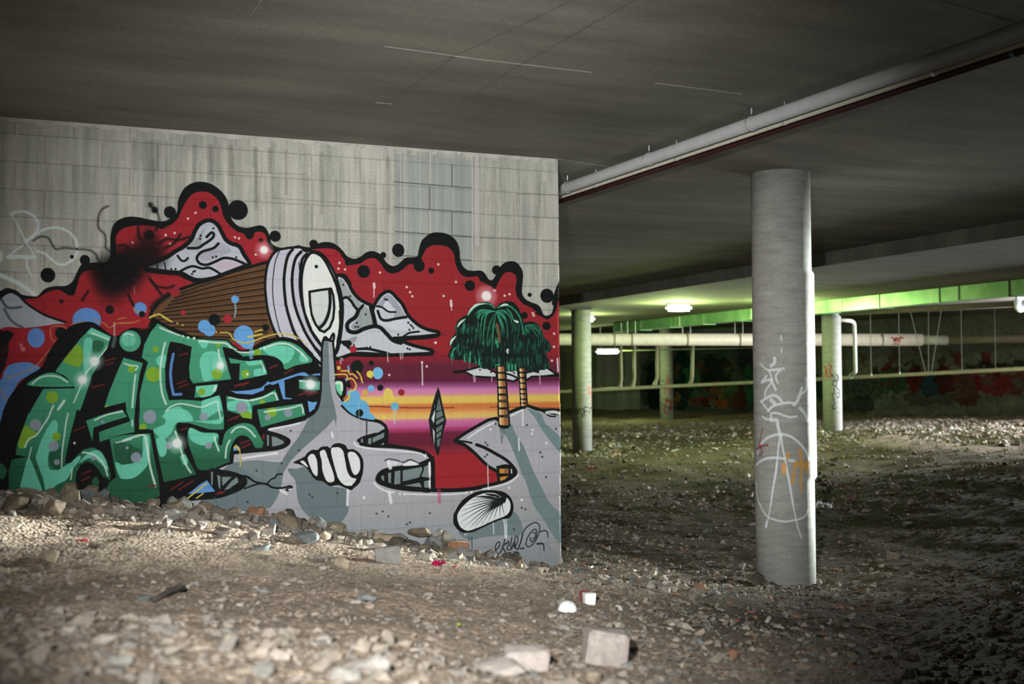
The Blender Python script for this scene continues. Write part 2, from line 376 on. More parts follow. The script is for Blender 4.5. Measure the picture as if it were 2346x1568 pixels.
    F("B 650,690 760,640 820,620 900,680 800,740 660,780 610,740", (160, 160, 178), .7); F("B 760,800 860,780 940,790 1000,815 900,850 800,860", (196, 172, 190), .8); F("B 520,640 600,560 660,480 640,560 620,640", (140, 148, 150), .7)
    for s_, w in (("B 510,662 600,660 650,630 720,582 745,545 725,522 680,562", 6), ("B 785,620 740,662 650,690 605,722 592,762 620,800 680,812 760,782 830,752 900,756 960,776 1040,812", 6), ("B 440,872 500,840 560,825 640,845 700,838 750,860 800,892", 5.5),
                  ("B 418,730 450,770 480,778 512,752", 5), ("B 300,790 312,850", 3), ("B 150,850 330,872 450,885 530,925 610,948 740,930 830,895 1040,815", 8), ("B 235,810 240,860", 3)):
        L(s_, w)
    for s_ in ("B 740,485", "B 625,550", "B 620,578", "B 735,745", "B 765,738", "B 945,745", "B 560,875", "B 548,895", "B 400,850", "B 362,850", "B 575,868"): Dc(s_, 2.4)
    # right-hand hills
    m3 = pp("C 850,680 905,678 955,740 1005,840 1080,922 1150,965 1235,1010 1290,1100 1400,1290 1560,1395 1700,1450 1900,1505 1700,1512 1400,1520 1300,1512 1100,1500 1000,1510 850,1560 830,1500 870,1430 895,1250 880,900")
    m4 = pp("C 1270,1010 1310,930 1360,870 1415,842 1455,860 1500,910 1560,975 1612,1075 1660,1140 1760,1225 1860,1270 1970,1300 1800,1325 1640,1335 1560,1352 1480,1352 1400,1290 1330,1200 1255,1110")
    for m_ in (m3, m4):
        M.line(m_, 15, BLK, closed=True)
    M.line(pp("C 1740,1235 1860,1290 D 480,1300 615,1322"), 7, BLK, taper=1); M.line(pp("C 1700,1470 1900,1510 D 400,1495 510,1505"), 8, BLK, taper=1)
    for m_ in (m3, m4): M.fill(m_, (192, 198, 206), smooth=True)
    F("C 860,690 905,690 950,760 1000,850 1090,935 1115,985 1080,1015 1030,960 950,895 890,890", (158, 166, 168)); F("C 1090,1050 1150,1000 1200,1030 1230,1110 1250,1195 1130,1235 1040,1255 1000,1215 1060,1150", (150, 158, 162))
    F("C 1290,990 1350,900 1420,860 1500,930 1590,1060 1600,1105 1480,1110 1500,1050 1400,1030", (158, 164, 176)); F("C 880,1400 1050,1330 1060,1370 1000,1420 930,1420", (120, 128, 134), .6)
    F("C 1400,930 1470,1000 1500,1040 1420,1040 1360,1010", (214, 218, 226), .9); F("C 1300,1010 1330,1100 1400,1150 1600,1130 1690,1210 1600,1270 1400,1220 1330,1170 1270,1080", (206, 210, 222), .8)
    for s_, w in (("C 890,912 950,890 1000,932 1040,992 1085,1032 1135,980", 6), ("C 1085,1032 1050,1110 980,1162 955,1212 980,1270 1060,1282 1150,1242 1262,1215 1335,1235 1400,1300 1470,1372 1560,1402", 9), ("C 1225,1005 1250,1095 1272,1200", 10),
                  ("C 1290,990 1345,1000 1420,1050 1500,1055", 4), ("C 1300,1045 1335,1130 1400,1150 1500,1130 1620,1112", 6), ("C 1570,1345 1650,1292 1765,1275", 4), ("C 880,1395 950,1395 995,1410 965,1450 1040,1472 1180,1468 1300,1492 1420,1520", 6),
                  ("C 1480,1350 1640,1340 1800,1330 1960,1312", 7), ("C 1000,1530 1200,1540 1400,1540 1700,1530 1900,1520", 8), ("C 850,640 930,650 990,740", 7)):
        L(s_, w)
    F("C 885,1385 950,1375 1000,1385 975,1430 930,1440", BLK)
    for s_ in ("C 912,750", "C 990,878", "C 912,970", "C 1165,1082", "C 1065,1175", "C 1050,1222", "C 1080,1222", "C 1385,912", "C 1405,918", "C 1645,1175", "C 1668,1200", "C 1685,1215", "C 1700,1235", "C 1655,1255", "C 1530,1308", "C 1175,1455", "C 1217,1448", "C 1635,1465", "C 1660,1475"): Dc(s_, 2.2)
    for s_ in ("g 965,180 970,320", "g 1155,190 1165,280", "g 1190,190 1192,260", "g 265,270 262,350", "g 290,270 292,300"): L(s_, 3.4, (206, 196, 204), .7)
    # -------- paper cup: brown corrugated sleeve
    cup = pp("B 1215,785 1190,800 900,882 740,942 580,987 450,1032 340,1082 250,1150 190,1230 165,1300 300,1420 600,1480 1000,1520 1350,1520 1310,1420 1270,1300 1230,1180 1212,1000")
    CUP = M.clip([cup]); M.fill(cup, (104, 70, 42))
    for i_ in range(12):
        y1 = 850 + i_ * 57; x0 = 420 - i_ * 28; y0 = 1075 + i_ * 33
        M.line(pp(f"B 1225,{y1} 800,{(y1+y0)/2+ (y1-y0)*.06:.0f} {x0},{y0}"), 2.6, (18, 14, 12), within=CUP)
        M.line(pp(f"B 1225,{y1+14} 800,{(y1+y0)/2+14:.0f} {x0},{y0+12}"), 3, (70, 46, 28), .5, within=CUP)
    L("B 1215,790 900,878 740,938 580,985 450,1030 340,1080 250,1150 190,1230 165,1290", 7); L("B 190,1200 250,1140 330,1085", 14, (24, 20, 20), .7, soft=5)
    # lid
    lid = pp("C 190,372 260,355 330,345 420,343 480,380 560,385 640,400 700,450 760,540 810,640 850,760 880,880 895,1000 890,1150 875,1300 850,1440 e 1500,420 1400,560 1290,650 1180,590 1120,500 1050,400 950,310 880,255 700,240 650,210 600,120 560,30 C 110,1150 80,1040 60,900 50,780 55,650 80,520 130,420")
    M.line(lid, 11, BLK, closed=True); M.fill(lid, (190, 190, 206), smooth=True)
    F("C 450,360 420,450 370,600 350,760 375,960 440,1180 560,1400 e 1290,640 e 1180,590 C 430,1330 330,1170 280,1000 262,800 270,600 320,420 400,345", (202, 203, 214))
    face = pp("C 575,402 640,425 700,495 750,590 800,700 840,820 865,960 870,1100 860,1250 840,1380 e 1500,420 C 770,1540 690,1440 620,1350 570,1270 525,1170 490,1050 468,920 458,780 460,660 475,560 500,480 540,420")
    M.line(face, 12, BLK, closed=True); M.fill(face, (226, 229, 226), smooth=True)
    for s_, w in (("C 195,375 152,480 130,620 120,760 125,900 140,1010 165,1130 200,1260 240,1340", 2), ("C 345,350 290,430 260,560 248,700 255,850 275,1000 310,1130 350,1250 400,1350 480,1450 560,1530 e 960,300 1040,400 1130,480 1220,570 1300,640", 6.5),
                  ("C 440,378 380,450 350,560 338,700 345,830 365,960 400,1080 440,1180 490,1290 550,1390 620,1490 680,1568 e 1180,370 1300,490", 6.5), ("C 505,400 450,470 432,600 425,760 440,900 470,1040 510,1150 560,1270 620,1360 690,1460", 6), ("C 415,500 425,620", 2), ("C 880,1050 885,1200 865,1380 830,1500 800,1560", 8)):
        L(s_, w)
    Dc("C 610,545", 4)
    F("C 535,830 775,793 800,870 810,1000 800,1130 760,1230 700,1282 650,1262 600,1190 560,1090 538,960", (208, 212, 212), sm=False)
    F("C 680,1160 740,1040 755,1100 720,1180 650,1235 625,1200", (178, 184, 184))
    L("C 535,828 655,808 775,793 800,870 812,1000 800,1130 760,1230 700,1280 650,1258 600,1190 560,1090 540,960 533,828", 5.5, sm=False); L("C 758,800 765,950 745,1080 700,1180 640,1240", 7)
    # sideways strip highlights, black under-lid
    F("e 1055,690 1110,665 1215,615 1275,668 1190,705 1110,728", BLK, sm=False); F("e 1060,690 1100,670 1135,700 1110,722", (225, 226, 222), sm=False); F("e 1120,665 1215,622 1268,668 1165,702", (225, 226, 222), sm=False)
    # -------- the letters: black field first
    field = pp("P -120,1000 -20,1000 10,935 25,905 60,865 95,842 110,810 130,780 155,752 180,741 215,740 262,770 300,752 335,752 350,728 375,742 410,757 450,772 520,782 540,798 565,802 600,783 630,774 660,774 690,786 712,806 730,836 745,862 745,950 728,962 700,968 660,972 628,985 600,1000 612,1030 600,1040 560,1052 545,1072 520,1080 500,1092 520,1108 500,1128 470,1150 420,1162 370,1172 330,1180 240,1185 -120,1215")
    # blue / ochre fringe left of the letters
    BLU = (92, 148, 214)
    F("a 0,1000 60,860 130,770 260,730 400,720 480,740 600,800 480,900 300,1000 200,1200 340,1210 260,1400 160,1568 b 130,200 20,420 -200,800 a -300,1200", (84, 128, 196))
    Dc("a 540,355", 20, (88, 132, 208), ry=23, soft=3); Dc("a 1300,90", 33, (90, 140, 214), ry=28, soft=3); Dc("A 1258,1205", 15, (90, 142, 214), soft=3)
    for s_ in ("a 560,760 700,590 850,410 790,400 760,320 760,220 830,180 960,190 1020,240 1060,190 1100,150 1280,110", "a 1400,80 1560,140 1640,210 1720,150 1830,130 1960,130", "A 1060,1300 1130,1285", "A 1080,1340 1200,1330 1250,1310", "a 60,900 150,960 200,930 480,820 560,780", "a 30,1100 60,1250 160,1300 100,1500", "A 1200,1200 1230,1230 1310,1235"):
        L(s_, 2.6, (186, 132, 66), .85, soft=2)
    Dc("A 1275,1255", 7); Dc("A 985,1215", 10, al=.9); Dc("A 545,1425", 13)
    F("A 0,1440 60,1400 120,1440 60,1520 0,1540", BLK); F("P -60,760 8,760 20,800 0,860 -60,900", BLK, .8)
    M.fill(field, (9, 13, 13), smooth=True)
    # blue stripes inside the black
    F("e -100,1010 0,1025 200,1010 370,975 440,920 480,875 520,890 660,850 800,800 950,750 1030,738 1100,785 1060,800 940,790 730,860 735,1000 740,1115 840,1130 840,1145 710,1145 680,1050 640,900 560,930 500,920 430,950 420,1010 250,1075 0,1060 c 1650,1160", BLU, sm=False)
    F("e 1130,785 1170,765 1270,755 1270,790", BLU, sm=False); F("e 1075,1170 1150,1190 1220,1180 1180,1290 1100,1345", (100, 160, 220), sm=False); F("d 1270,1050 1180,1100 980,1260 1390,1220", BLU, sm=False)
    F("d 1700,510 1660,580 1670,640 1780,620 1760,560", BLU, sm=False)
    L("c 765,600 735,750 720,900 735,1050 765,1205 880,1200", 6.5, (80, 128, 196), sm=False)
    # letter shapes
    shapes = dict(
        L_=pp("a 1370,200 1660,340 1600,520 1500,650 1450,800 1370,930 1320,1100 1270,1250 1200,1450 b 1150,0 1065,320 1010,560 970,800 1060,790 1150,680 1250,590 1400,560 1520,620 1610,780 1660,980 1640,1060 1600,1020 1540,1000 1480,900 1400,810 1300,765 1200,830 1140,950 1125,1150 1040,1230 940,1320 700,1300 300,1230 130,1180 130,900 180,740 400,700 230,670 260,500 340,280 430,30 a 430,1500 540,1300 650,1120 1120,1110 1100,1050 960,920 840,870 830,850 1000,620 1200,370"),
        cap=pp("a 430,1072 550,950 700,882 850,890 1000,975 1135,1082"),
        serif=pp("b 1285,160 1500,80 1830,-10 1905,100 1640,180 1400,265 1385,480 1330,300"),
        body=pp("a 1850,650 c 60,665 310,732 262,900 225,1150 195,1400 180,1568 d 185,330 0,365 b 1490,480 1480,330 1560,300 1950,165 1890,20 a 1880,1320 1560,1400 1620,1200 1700,1000 1760,850"),
        block=pp("b 1640,430 d 0,375 420,350 475,690 535,960 565,1290 300,1400 0,1400 b 1600,1320 1590,1180 1640,1080 1740,1000 1700,800"),
        F_=pp("c 530,140 800,285 1060,370 1570,400 1640,470 1740,540 1500,490 1560,740 1630,975 1350,1010 1060,1040 1010,960 1000,800 1040,490 880,440 720,410 690,500 640,800 650,1100 700,1290 900,1280 1180,1300 1460,1210 1500,1400 1525,1568 d 1520,290 1400,295 1300,290 1000,195 830,190 800,250 860,430 920,600 1110,960 860,1030 620,1080 540,700 460,300 380,285 250,290 250,0 c 260,1568 260,1200 330,900 385,720 290,650 330,450 430,260"),
        f2=pp("c 1100,1080 1430,1050 1410,1150 1330,1220 1220,1248 1080,1250"),
        leg=pp("d 1010,265 1200,330 1430,350 1440,500 1490,520 1540,340 1680,230 1830,195 1960,230 f 640,150 710,300 620,332 570,250 510,195 430,195 360,270 325,400 315,520 160,560 d 1150,890 1060,700 980,450"),
        swoosh=pp("c 1560,400 e 0,410 200,430 420,350 620,278 800,285 950,355 1050,450 1148,580 900,640 740,700 700,600 620,530 520,495 350,485 200,500 60,510 c 1800,630 1700,560 1560,440"),
        p1=pp("c 1590,655 1760,690 e 60,560 200,575 400,548 440,650 475,770 250,820 50,860 60,620 c 1780,740 1620,740"),
        mid=pp("c 1555,1225 1750,1270 1960,1290 e 200,1148 400,1100 590,1000 655,1160 450,1200 255,1240 240,1440 100,1420 c 1760,1500 1570,1445"),
        low=pp("e 320,1300 650,1255 1000,1205 1045,1385 800,1450 500,1530 380,1568 345,1420"),
        er=pp("e 945,850 1270,880 1270,1005 1100,1000 950,990"), er2=pp("e 1485,880 1590,870 1612,980 1600,1090 1530,1030"),
        deep=pp("b -200,780 0,790 80,840 110,920 60,1030 -200,1060"))
    DK = {'leg', 'low', 'block'}
    for n_, P_ in shapes.items():
        sm_ = n_ in ('cap', 'leg', 'swoosh')
        M.line(P_, 6, (9, 13, 13), smooth=sm_, closed=True); 
    LET = M.clip([spline(P_, True) if n_ in ('cap', 'leg', 'swoosh') else P_ for n_, P_ in shapes.items()])
    # green, sprayed lighter above and deeper towards the bottom
    gz = np.array([to_wall(400, y)[1] for y in (700, 900, 1000, 1060, 1200)])[::-1]
    gc = np.array([(66, 162, 122), (58, 148, 112), (52, 134, 100), (32, 96, 66), (28, 84, 54)], float)[::-1]
    GG = np.stack([np.interp(rows, gz, gc[:, k_]) for k_ in range(3)], 1) / 255.0
    k = LET[..., None]; M.rgb = (M.rgb * (1 - k) + GG[:, None, :] * k).astype(np.float32); M.a = np.maximum(M.a, LET)
    MINT = (104, 208, 178)
    for s_ in ("a 1370,200 1660,340 1640,400 1480,330 1300,280", "a 1260,400 1380,380 1350,650 1300,900 1250,820", "b 560,620 640,400 780,170 850,170 860,300 800,560 730,640 750,800 850,900 930,860 1060,780 1180,690 1200,740 1080,900 1000,1040 850,1120 700,1250 640,1020 540,740",
               "b 430,720 560,1000 620,1250 320,1200 350,950", "b 1300,660 1450,600 1560,700 1620,900 1500,800 1400,720 1280,740 1180,800", "b 1720,790 1800,800 d 0,820 200,780 300,660 310,400 400,400 400,760 300,920 160,1020 0,1030 b 1780,980",
               "c 0,380 240,400 260,300 160,240 30,260", "c 500,700 560,620 660,620 640,800 560,780", "c 650,1568 680,1450 800,1390 900,1410 980,1568 d 900,0 1000,130 1150,180 1480,200 1480,0 c 1220,1568 1200,1300 1440,1230 1460,1568", "d 470,290 640,200 650,0 950,0 1060,160 820,190 740,340 640,430 560,410",
               "d 510,430 640,440 670,560 640,680 560,680", "d 1010,270 1200,340 1430,360 1360,480 1200,530 1020,440", "d 870,700 930,660 980,740 980,800 920,820", "c 1160,700 1230,580 1380,560 1480,620 1520,760 1480,900 1240,1010 1180,860", "c 1140,400 1280,400 1260,500 1190,500",
               "c 1580,1320 1740,1310 1700,1440 1580,1420", "e 380,370 500,340 760,350 880,420 820,560 700,620 600,540 500,490", "e 980,440 1080,560 1060,590 960,570", "e 160,570 380,570 360,620 200,640", "e 280,700 430,690 450,770 290,800", "e 0,1130 180,1170 230,1300 220,1370 150,1200 0,1180", "e 150,1290 230,1310 230,1370"):
        F(s_, MINT, .9, within=LET)
    F("c 1110,1080 1420,1050 1400,1150 1330,1220 1180,1245", MINT, .9, within=LET)
    for s_ in ("b 1700,500 1800,480 1960,520 d 200,560 280,600 290,720 150,790 0,800 b 1750,760", "b 730,680 740,880 860,890 920,840 920,560", "a 1400,400 1560,430 1500,560 1400,600", "b 1150,700 1250,600 1150,580 1080,740"):
        F(s_, (26, 78, 54), .7, within=LET)
    LIME = (124, 172, 40)
    for s_, r in (("a 780,1245", 14), ("b 845,395", 9.5), ("c 500,530", 7), ("c 140,820", 9), ("c 465,905", 17.5), ("c 1440,470", 5), ("c 1418,895", 12), ("c 1190,1165", 8), ("c 1845,890", 9), ("e 325,450", 9), ("e 145,765", 9), ("e 400,1185", 6), ("e 540,1335", 12), ("d 310,260", 9), ("d 240,385", 4), ("a 1590,1400", 6), ("d 780,1090", 0.1)):
        Dc(s_, r, LIME, within=LET)
    F("a 1150,460 1230,530 1240,700 1180,790 1050,760 940,700 1020,600", LIME, within=LET); F("b 380,230 480,300 560,340 520,400 420,480 360,560 280,560 280,440", LIME, within=LET); F("e 60,1370 200,1330 250,1440 120,1420", LIME, within=LET); F("c 1750,1500 1850,1460 1930,1500 1940,1568 1800,1560", LIME, within=LET)
    LIL = (142, 146, 166)
    for s_, r in (("b 530,220", 13), ("b 800,540", 12), ("b 850,780", 7), ("b 1400,720", 6), ("b 1530,180", 4), ("d 415,100", 15.5), ("d 1220,100", 10), ("d 205,710", 12), ("d 1290,530", 8), ("d 700,530", 8), ("c 1790,1395", 13), ("e 85,1270", 13), ("e 785,1350", 9.5), ("e 480,1415", 7), ("d 75,565", 4)):
        Dc(s_, r, LIL, .9, within=LET)
    # highlights on the letters
    HL = (212, 232, 220)
    for s_, w in (("a 1370,285 1480,325 1620,385", 4), ("a 1640,440 1560,560 1420,720 1300,870 1230,1020", 4), ("a 1250,980 1180,1150 1100,1330", 3), ("a 480,1050 600,950 760,925 900,950 1010,1020", 4), ("a 800,1370 750,1480 b 740,80 680,180 600,300 540,380 430,440 370,560", 4), ("a 960,1300 870,1430", 6),
                  ("b 1020,50 990,180 960,400 930,620 920,850", 3.4), ("b 470,560 430,720", 3), ("b 1240,635 1350,650 1480,720 1560,830 1610,980", 4), ("b 1080,880 1060,1040", 3), ("b 1420,150 1600,70 1830,20", 4), ("b 1730,490 1960,440", 3),
                  ("c 30,740 130,770 230,780 200,840", 3.4), ("c 200,910 175,1100 150,1400", 4), ("c 565,205 700,260 860,315", 4.2), ("c 1150,400 1350,425 1550,440 1650,520 1780,570 1960,570", 4.2), ("c 640,430 600,600 572,800 572,1000 600,1200 655,1350", 4.4), ("c 665,1450 720,1390 850,1345 1000,1360 1180,1395 1300,1350 1420,1310 1440,1400 1470,1568", 3.4),
                  ("c 1440,530 1450,640 1480,740", 4), ("c 1600,1250 1760,1270 1960,1290", 4), ("d 20,455 200,395 330,380 360,500 400,740 430,900 500,1140", 5), ("d 790,320 830,430 890,640 960,830 1025,935", 4), ("d 1635,340 1700,270 1800,250 1900,300 1990,400", 4), ("d 1610,450 1560,560 1545,715", 4), ("d 1380,400 1400,490 1445,610", 4), ("d 150,150 150,240", 3),
                  ("e 0,400 100,430 250,420", 4), ("e 470,360 620,315 780,320 920,400 1020,490 1070,550", 4.4), ("e 0,1110 200,1160 400,1120 570,1050 620,1150", 4), ("e 430,1335 600,1310 850,1270 980,1240 1010,1350", 4), ("e 370,580 420,680 430,730", 3), ("e 960,870 1100,880", 4), ("e 1500,890 1580,900 1590,1000", 5), ("a 1800,330 c 20,310 90,290 160,320 210,380", 4), ("c 1400,1080 1370,1150", 5)):
        L(s_, w, HL, .85, soft=1.6, within=LET)
    for s_, r in (("c 910,332", 3), ("c 988,352", 3.2), ("c 1075,362", 3.4), ("e 370,390", 2.6), ("e 430,380", 3.2), ("c 1870,900", 3), ("b 1115,495", 3)): Dc(s_, r, HL, .9)
    for s_, r in (("a 1415,705", 14), ("a 1235,985", 13), ("d 820,500", 14), ("c 1470,770", 10), ("e 1120,925", 14)): Dc(s_, r * 1.5, (190, 220, 214), .45, soft=14); Dc(s_, r * .8, (232, 236, 236), .95, soft=8)
    # ball over the i
    Dc("c 110,410", 27, (9, 13, 13)); BALL = M.clip([[(298.5 + 23 * math.cos(t / 12 * 6.283), 783 + 24.5 * math.sin(t / 12 * 6.283)) for t in range(12)]])
    Dc("c 118,405", 24.5, (70, 164, 128)); Dc("c 95,380", 16, (108, 204, 176), .8, soft=6); L("c 30,310 90,290 160,315", 3.5, HL, .8, soft=2)
    # dark red scratch marks in the black
    RS = (120, 30, 30)
    for s_ in ("a 1580,700 1720,660", "a 1590,760 1690,730", "a 1380,1100 1560,1050", "b 1110,310 1270,250", "b 1230,960 1350,910", "b 1220,1060 1340,1000", "c 850,620 970,590", "c 820,1040 950,1000", "c 850,1100 980,1050", "c 280,230 400,200", "d 880,300 970,265", "d 720,1200 900,1080", "d 850,1190 1060,1060", "d 1590,155 1720,100", "d 1770,500 1900,460", "d 1790,560 1920,510", "d 390,1150 500,1130",
               "e 510,680 620,630", "e 730,760 850,700", "e 0,950 70,920", "e 100,940 190,890", "e 950,1080 1110,1030", "e 1080,1080 1220,1040", "c 1690,1080 1890,1020", "e 0,1430 50,1390"):
        L(s_, 4.4, RS, .8, sm=False, soft=2)
    Dc("b 1430,1080", 8, (34, 86, 60), ry=13)
    # yellow traces over cup and letters
    YEL = (206, 184, 74)
    for s_, w in (("B 170,1280 250,1255 300,1290 370,1325", 3.4), ("B 800,1420 880,1425 920,1480 1000,1505 1080,1510 e 270,270 450,205 600,170 740,165 860,190 940,240", 3.2), ("e 290,135 440,90", 4), ("e 185,215 390,170", 4), ("c 400,60 560,10 740,115", 3.4)):
        L(s_, w, YEL, .95)
    for s_ in ("c 825,140", "c 905,165", "e 1000,270", "e 1060,320", "c 1410,270"): Dc(s_, 2.4, YEL, .9)
    # splats on the cup
    BL2 = (94, 158, 222)
    Dc("B 935,1122", 9, BL2); L("B 935,1150 940,1220 930,1280", 4, (140, 168, 190), .8); Dc("B 750,1305", 13, BLK); Dc("B 868,1300", 10, (166, 34, 48)); Dc("B 468,1242", 6, (166, 34, 48)); Dc("B 395,1055", 12, (150, 34, 44))
    Dc("B 660,1365", 15, BL2); Dc("B 705,1400", 14, BL2); Dc("B 750,1305", 13, BLK); Dc("e 120,190", 23, BL2); Dc("e 170,280", 17, BL2); L("e 230,340 230,520", 9, (120, 176, 214), .7)
    Dc("B 1210,1375", 8, BLK); L("e 0,260 130,305 270,270 450,205", 3.2, YEL, .95); L("e 185,215 390,170", 4, YEL)
    # -------- grey island with the pouring puddle
    island = pp("e 1320,270 1440,290 1455,450 1470,650 1490,850 1530,1050 1590,1190 1700,1340 1830,1440 g 500,1140 620,1180 760,1200 860,1235 925,1290 950,1360 952,1450 h 410,300 560,322 700,340 830,372 900,420 938,480 945,805 1200,805 1400,787 1600,742 1690,715 1670,590 1580,540 1500,470 1400,370 1300,290 1190,245 1300,170 1450,80 1560,20 1650,0 j 960,738 1130,640 1250,590 1320,572 1400,560 1500,590 1600,640 1680,660 1900,690 "
                "P 1310,1000 1310,1420 300,1420 300,1200 430,1160 d 960,1370 1300,1330 1600,1270 1830,1110 1780,1000 1600,960 1440,880 1560,830 1660,800 f 375,385 600,360 850,335 970,290 990,240 900,190 740,145 760,105 1000,60 1180,0 e 1100,1420 1180,1370 1240,1290 1270,1180 1290,1000 1300,700 1305,400")
    M.line(island, 9, BLK, smooth=False, closed=True)
    ISL = M.clip([island])
    iz = np.array([to_wall(1000, y)[1] for y in (760, 950, 1060, 1180, 1330)])[::-1]
    ic = np.array([(156, 162, 170), (170, 172, 182), (176, 178, 188), (160, 164, 170), (150, 156, 164)], float)[::-1]
    IG = np.stack([np.interp(rows, iz, ic[:, k_]) for k_ in range(3)], 1) / 255.0
    k = ISL[..., None] * np.interp(rows, [0, to_wall(1000, 1240)[1], TH], [.8, .97, .97])[:, None, None]
    M.rgb = (M.rgb * (1 - k) + (IG[:, None, :] + nz) * k).astype(np.float32); M.a = np.maximum(M.a, ISL * .96)
    SH = (104, 120, 126)
    F("e 1320,270 1385,300 1395,600 1400,850 1440,1100 1480,1250 1510,1400 1500,1568 f 1500,0 1400,110 1300,200 1150,330 1010,470 980,520 930,600 920,650 900,780 850,900 780,1000 500,1060 100,1060 0,1000 0,890 300,830 450,750 480,660 330,600 250,570 350,490 480,480 640,465 760,480 900,490 1000,330 1100,200 e 1100,1420 1200,1350 1270,1200 1300,900 1310,500", SH, 1, sm=False, within=ISL)
    F("f 480,480 640,465 760,480 880,500 850,560 800,700 600,640 470,560", (118, 132, 138), .6, within=ISL)
    F("f 980,560 1080,560 1180,540 1250,640 1350,700 1480,760 1640,800 1660,1000 1610,1120 1500,1200 1400,1200 1280,1130 1190,1080 1100,950 1075,820 1060,700 1000,620", SH, 1, within=ISL)
    F("j 990,860 1140,790 1190,880 1250,1000 1310,1080 1400,1300 1500,1568 k 1450,0 1550,200 1700,480 1870,690 1880,1120 1750,970 1600,720 1470,540 1400,360 1330,150 1260,0 j 1230,1300 1150,1100 1080,960", (112, 134, 138), 1, within=ISL)
    F("j 1380,590 1560,655 1620,780 1740,890 1900,1060 1900,1240 1780,1140 1650,980 1560,850 1480,710", (112, 138, 142), 1, within=ISL)
    F("k 320,910 560,890 900,740 1130,600 1230,690 1275,800 1275,955 1000,965 700,990 480,1030", (112, 130, 134), 1, within=ISL)
    # puddle mouths
    for s_ in ("h 90,235 160,203 300,165 390,120 412,140 412,315 250,302 130,282 92,255", "h 310,660 350,600 430,565 600,540 780,510 900,470 942,440 945,805 700,798 500,775 380,735 318,700", "f 735,150 900,190 985,240 970,285 850,335 700,352 710,250", "d 1290,900 1440,880 1600,960 1780,1000 1840,1060 1800,1120 1600,1220 1400,1200 1320,1100"):
        F(s_, (16, 22, 22))
    HO = (118, 134, 136)
    for s_ in ("h 215,220 250,215 245,290 210,280", "h 262,215 395,150 390,210 262,270", "h 345,295 390,265 390,300", "h 130,225 155,220 155,270 130,265", "h 355,650 385,630 395,700 370,690", "h 435,610 470,600 470,725 440,715", "h 510,590 575,580 575,730 505,740", "h 600,580 815,540 820,570 790,660 600,705", "h 835,540 905,510 905,665 830,655 800,640", "h 610,750 800,715 815,770", "h 840,700 905,690 905,780 840,770",
               "f 740,180 765,185 765,300 745,310", "f 795,195 850,210 930,250 930,280 850,305 800,310", "f 805,200 820,200 820,310 805,310", "d 1330,920 1360,930 1350,1150 1330,1100", "d 1420,970 1470,990 1470,1190 1440,1150", "d 1490,1000 1640,1000 1500,1140", "d 1640,1060 1720,1000 1740,1080 1600,1180 1520,1200"):
        F(s_, HO, sm=False)
    F("h 888,500 912,495 915,650 895,650", (232, 234, 234)); L("h 900,500 908,700 910,820", 2.6, (228, 230, 232)); L("h 900,700 905,760", 4, (228, 230, 232)); F("h 200,50 300,50 385,90 370,125 200,180", (168, 172, 180))
    L("h 195,20 195,190", 3, (60, 66, 74)); L("d 1450,900 1600,960 1700,1000 1800,990 1960,1060", 3, (40, 48, 48), .8)
    for s_, w in (("g 290,985 400,1085 520,1145 620,1182 760,1202 860,1232 930,1290 955,1360 955,1460 h 415,250", 6.4), ("h 130,283 250,305 420,312 560,322 700,340 830,372 905,425 940,480 945,640 945,805", 6.5), ("h 940,440 780,512 600,542 430,568 350,605 312,665 325,705 380,735 500,772 700,798 945,806 1200,805 1400,787 1600,742 1750,698 1850,640 1872,600 1840,540 1760,462 1640,390 1520,325 1430,292", 7),
                  ("h 1375,272 1290,255 1190,245", 4), ("h 1190,245 1300,292 1400,372 1500,472 1580,542 1680,592", 5), ("h 1190,245 1300,168 1450,78 1560,18 1640,0 j 960,740", 5.5), ("j 1130,640 1250,592 1320,572", 5), ("j 1390,545 1500,590 1600,600 1700,598 1840,605", 6), ("j 1590,620 1680,685 1760,690", 3),
                  ("f 0,890 200,870 380,810 470,760 500,700 450,650 330,610 200,590", 9), ("f 375,385 600,365 850,340 960,300 992,245 900,190 740,145", 6), ("f 740,140 760,100 1000,55 1180,5", 3.6), ("h 330,170 400,130 412,90", 5), ("h 100,240 160,205 300,165", 4)):
        L(s_, w)
    LW = (226, 230, 234)
    for s_, w in (("h 55,270 90,305 200,330 400,350 600,365 780,385 860,425", 3.6), ("h 275,720 330,770 420,815 500,825", 4), ("h 640,845 900,852 1100,850 1300,835", 3.4), ("h 1500,790 1700,745 1820,700 1900,630", 4.4), ("h 1340,215 1450,135 1560,75 1620,50", 4), ("j 1150,680 1230,640 1310,600", 4.4), ("j 1640,640 1750,630 1830,660", 7), ("f 470,445 600,425 860,385", 5), ("f 770,120 900,95 1110,50", 4), ("f 890,800 970,845", 5),
                  ("f 960,770 1000,790", 5), ("h 450,830 470,945", 7), ("f 1470,155 1480,205", 5), ("h 1000,560 1000,560", 1), ("h 860,400 850,430", 4), ("f 1650,780 1645,970", 6), ("h 440,480 460,550", 9), ("k 1000,690 1020,800 1030,1000", 4), ("k 1045,600 1050,1000", 2.6), ("k 850,750 855,940", 2.4), ("k 430,750 430,960", 2.6), ("k 465,860 465,930", 2.4), ("h 1555,520 1560,800", 2.6), ("j 1310,600 1312,820", 3.4), ("j 1255,1000 1262,1160", 4), ("k 790,260 800,310", 3.4)):
        L(s_, w, LW, .85, soft=1.6, within=None)
    for s_ in ("h 570,843", "h 620,846", "h 1320,830", "h 1370,825", "k 1275,430", "k 1085,250", "j 1437,930", "j 1445,880", "j 1637,1060", "j 868,870", "f 1830,885", "h 165,885", "h 1935,910"): Dc(s_, 3, LW, .85, soft=2)
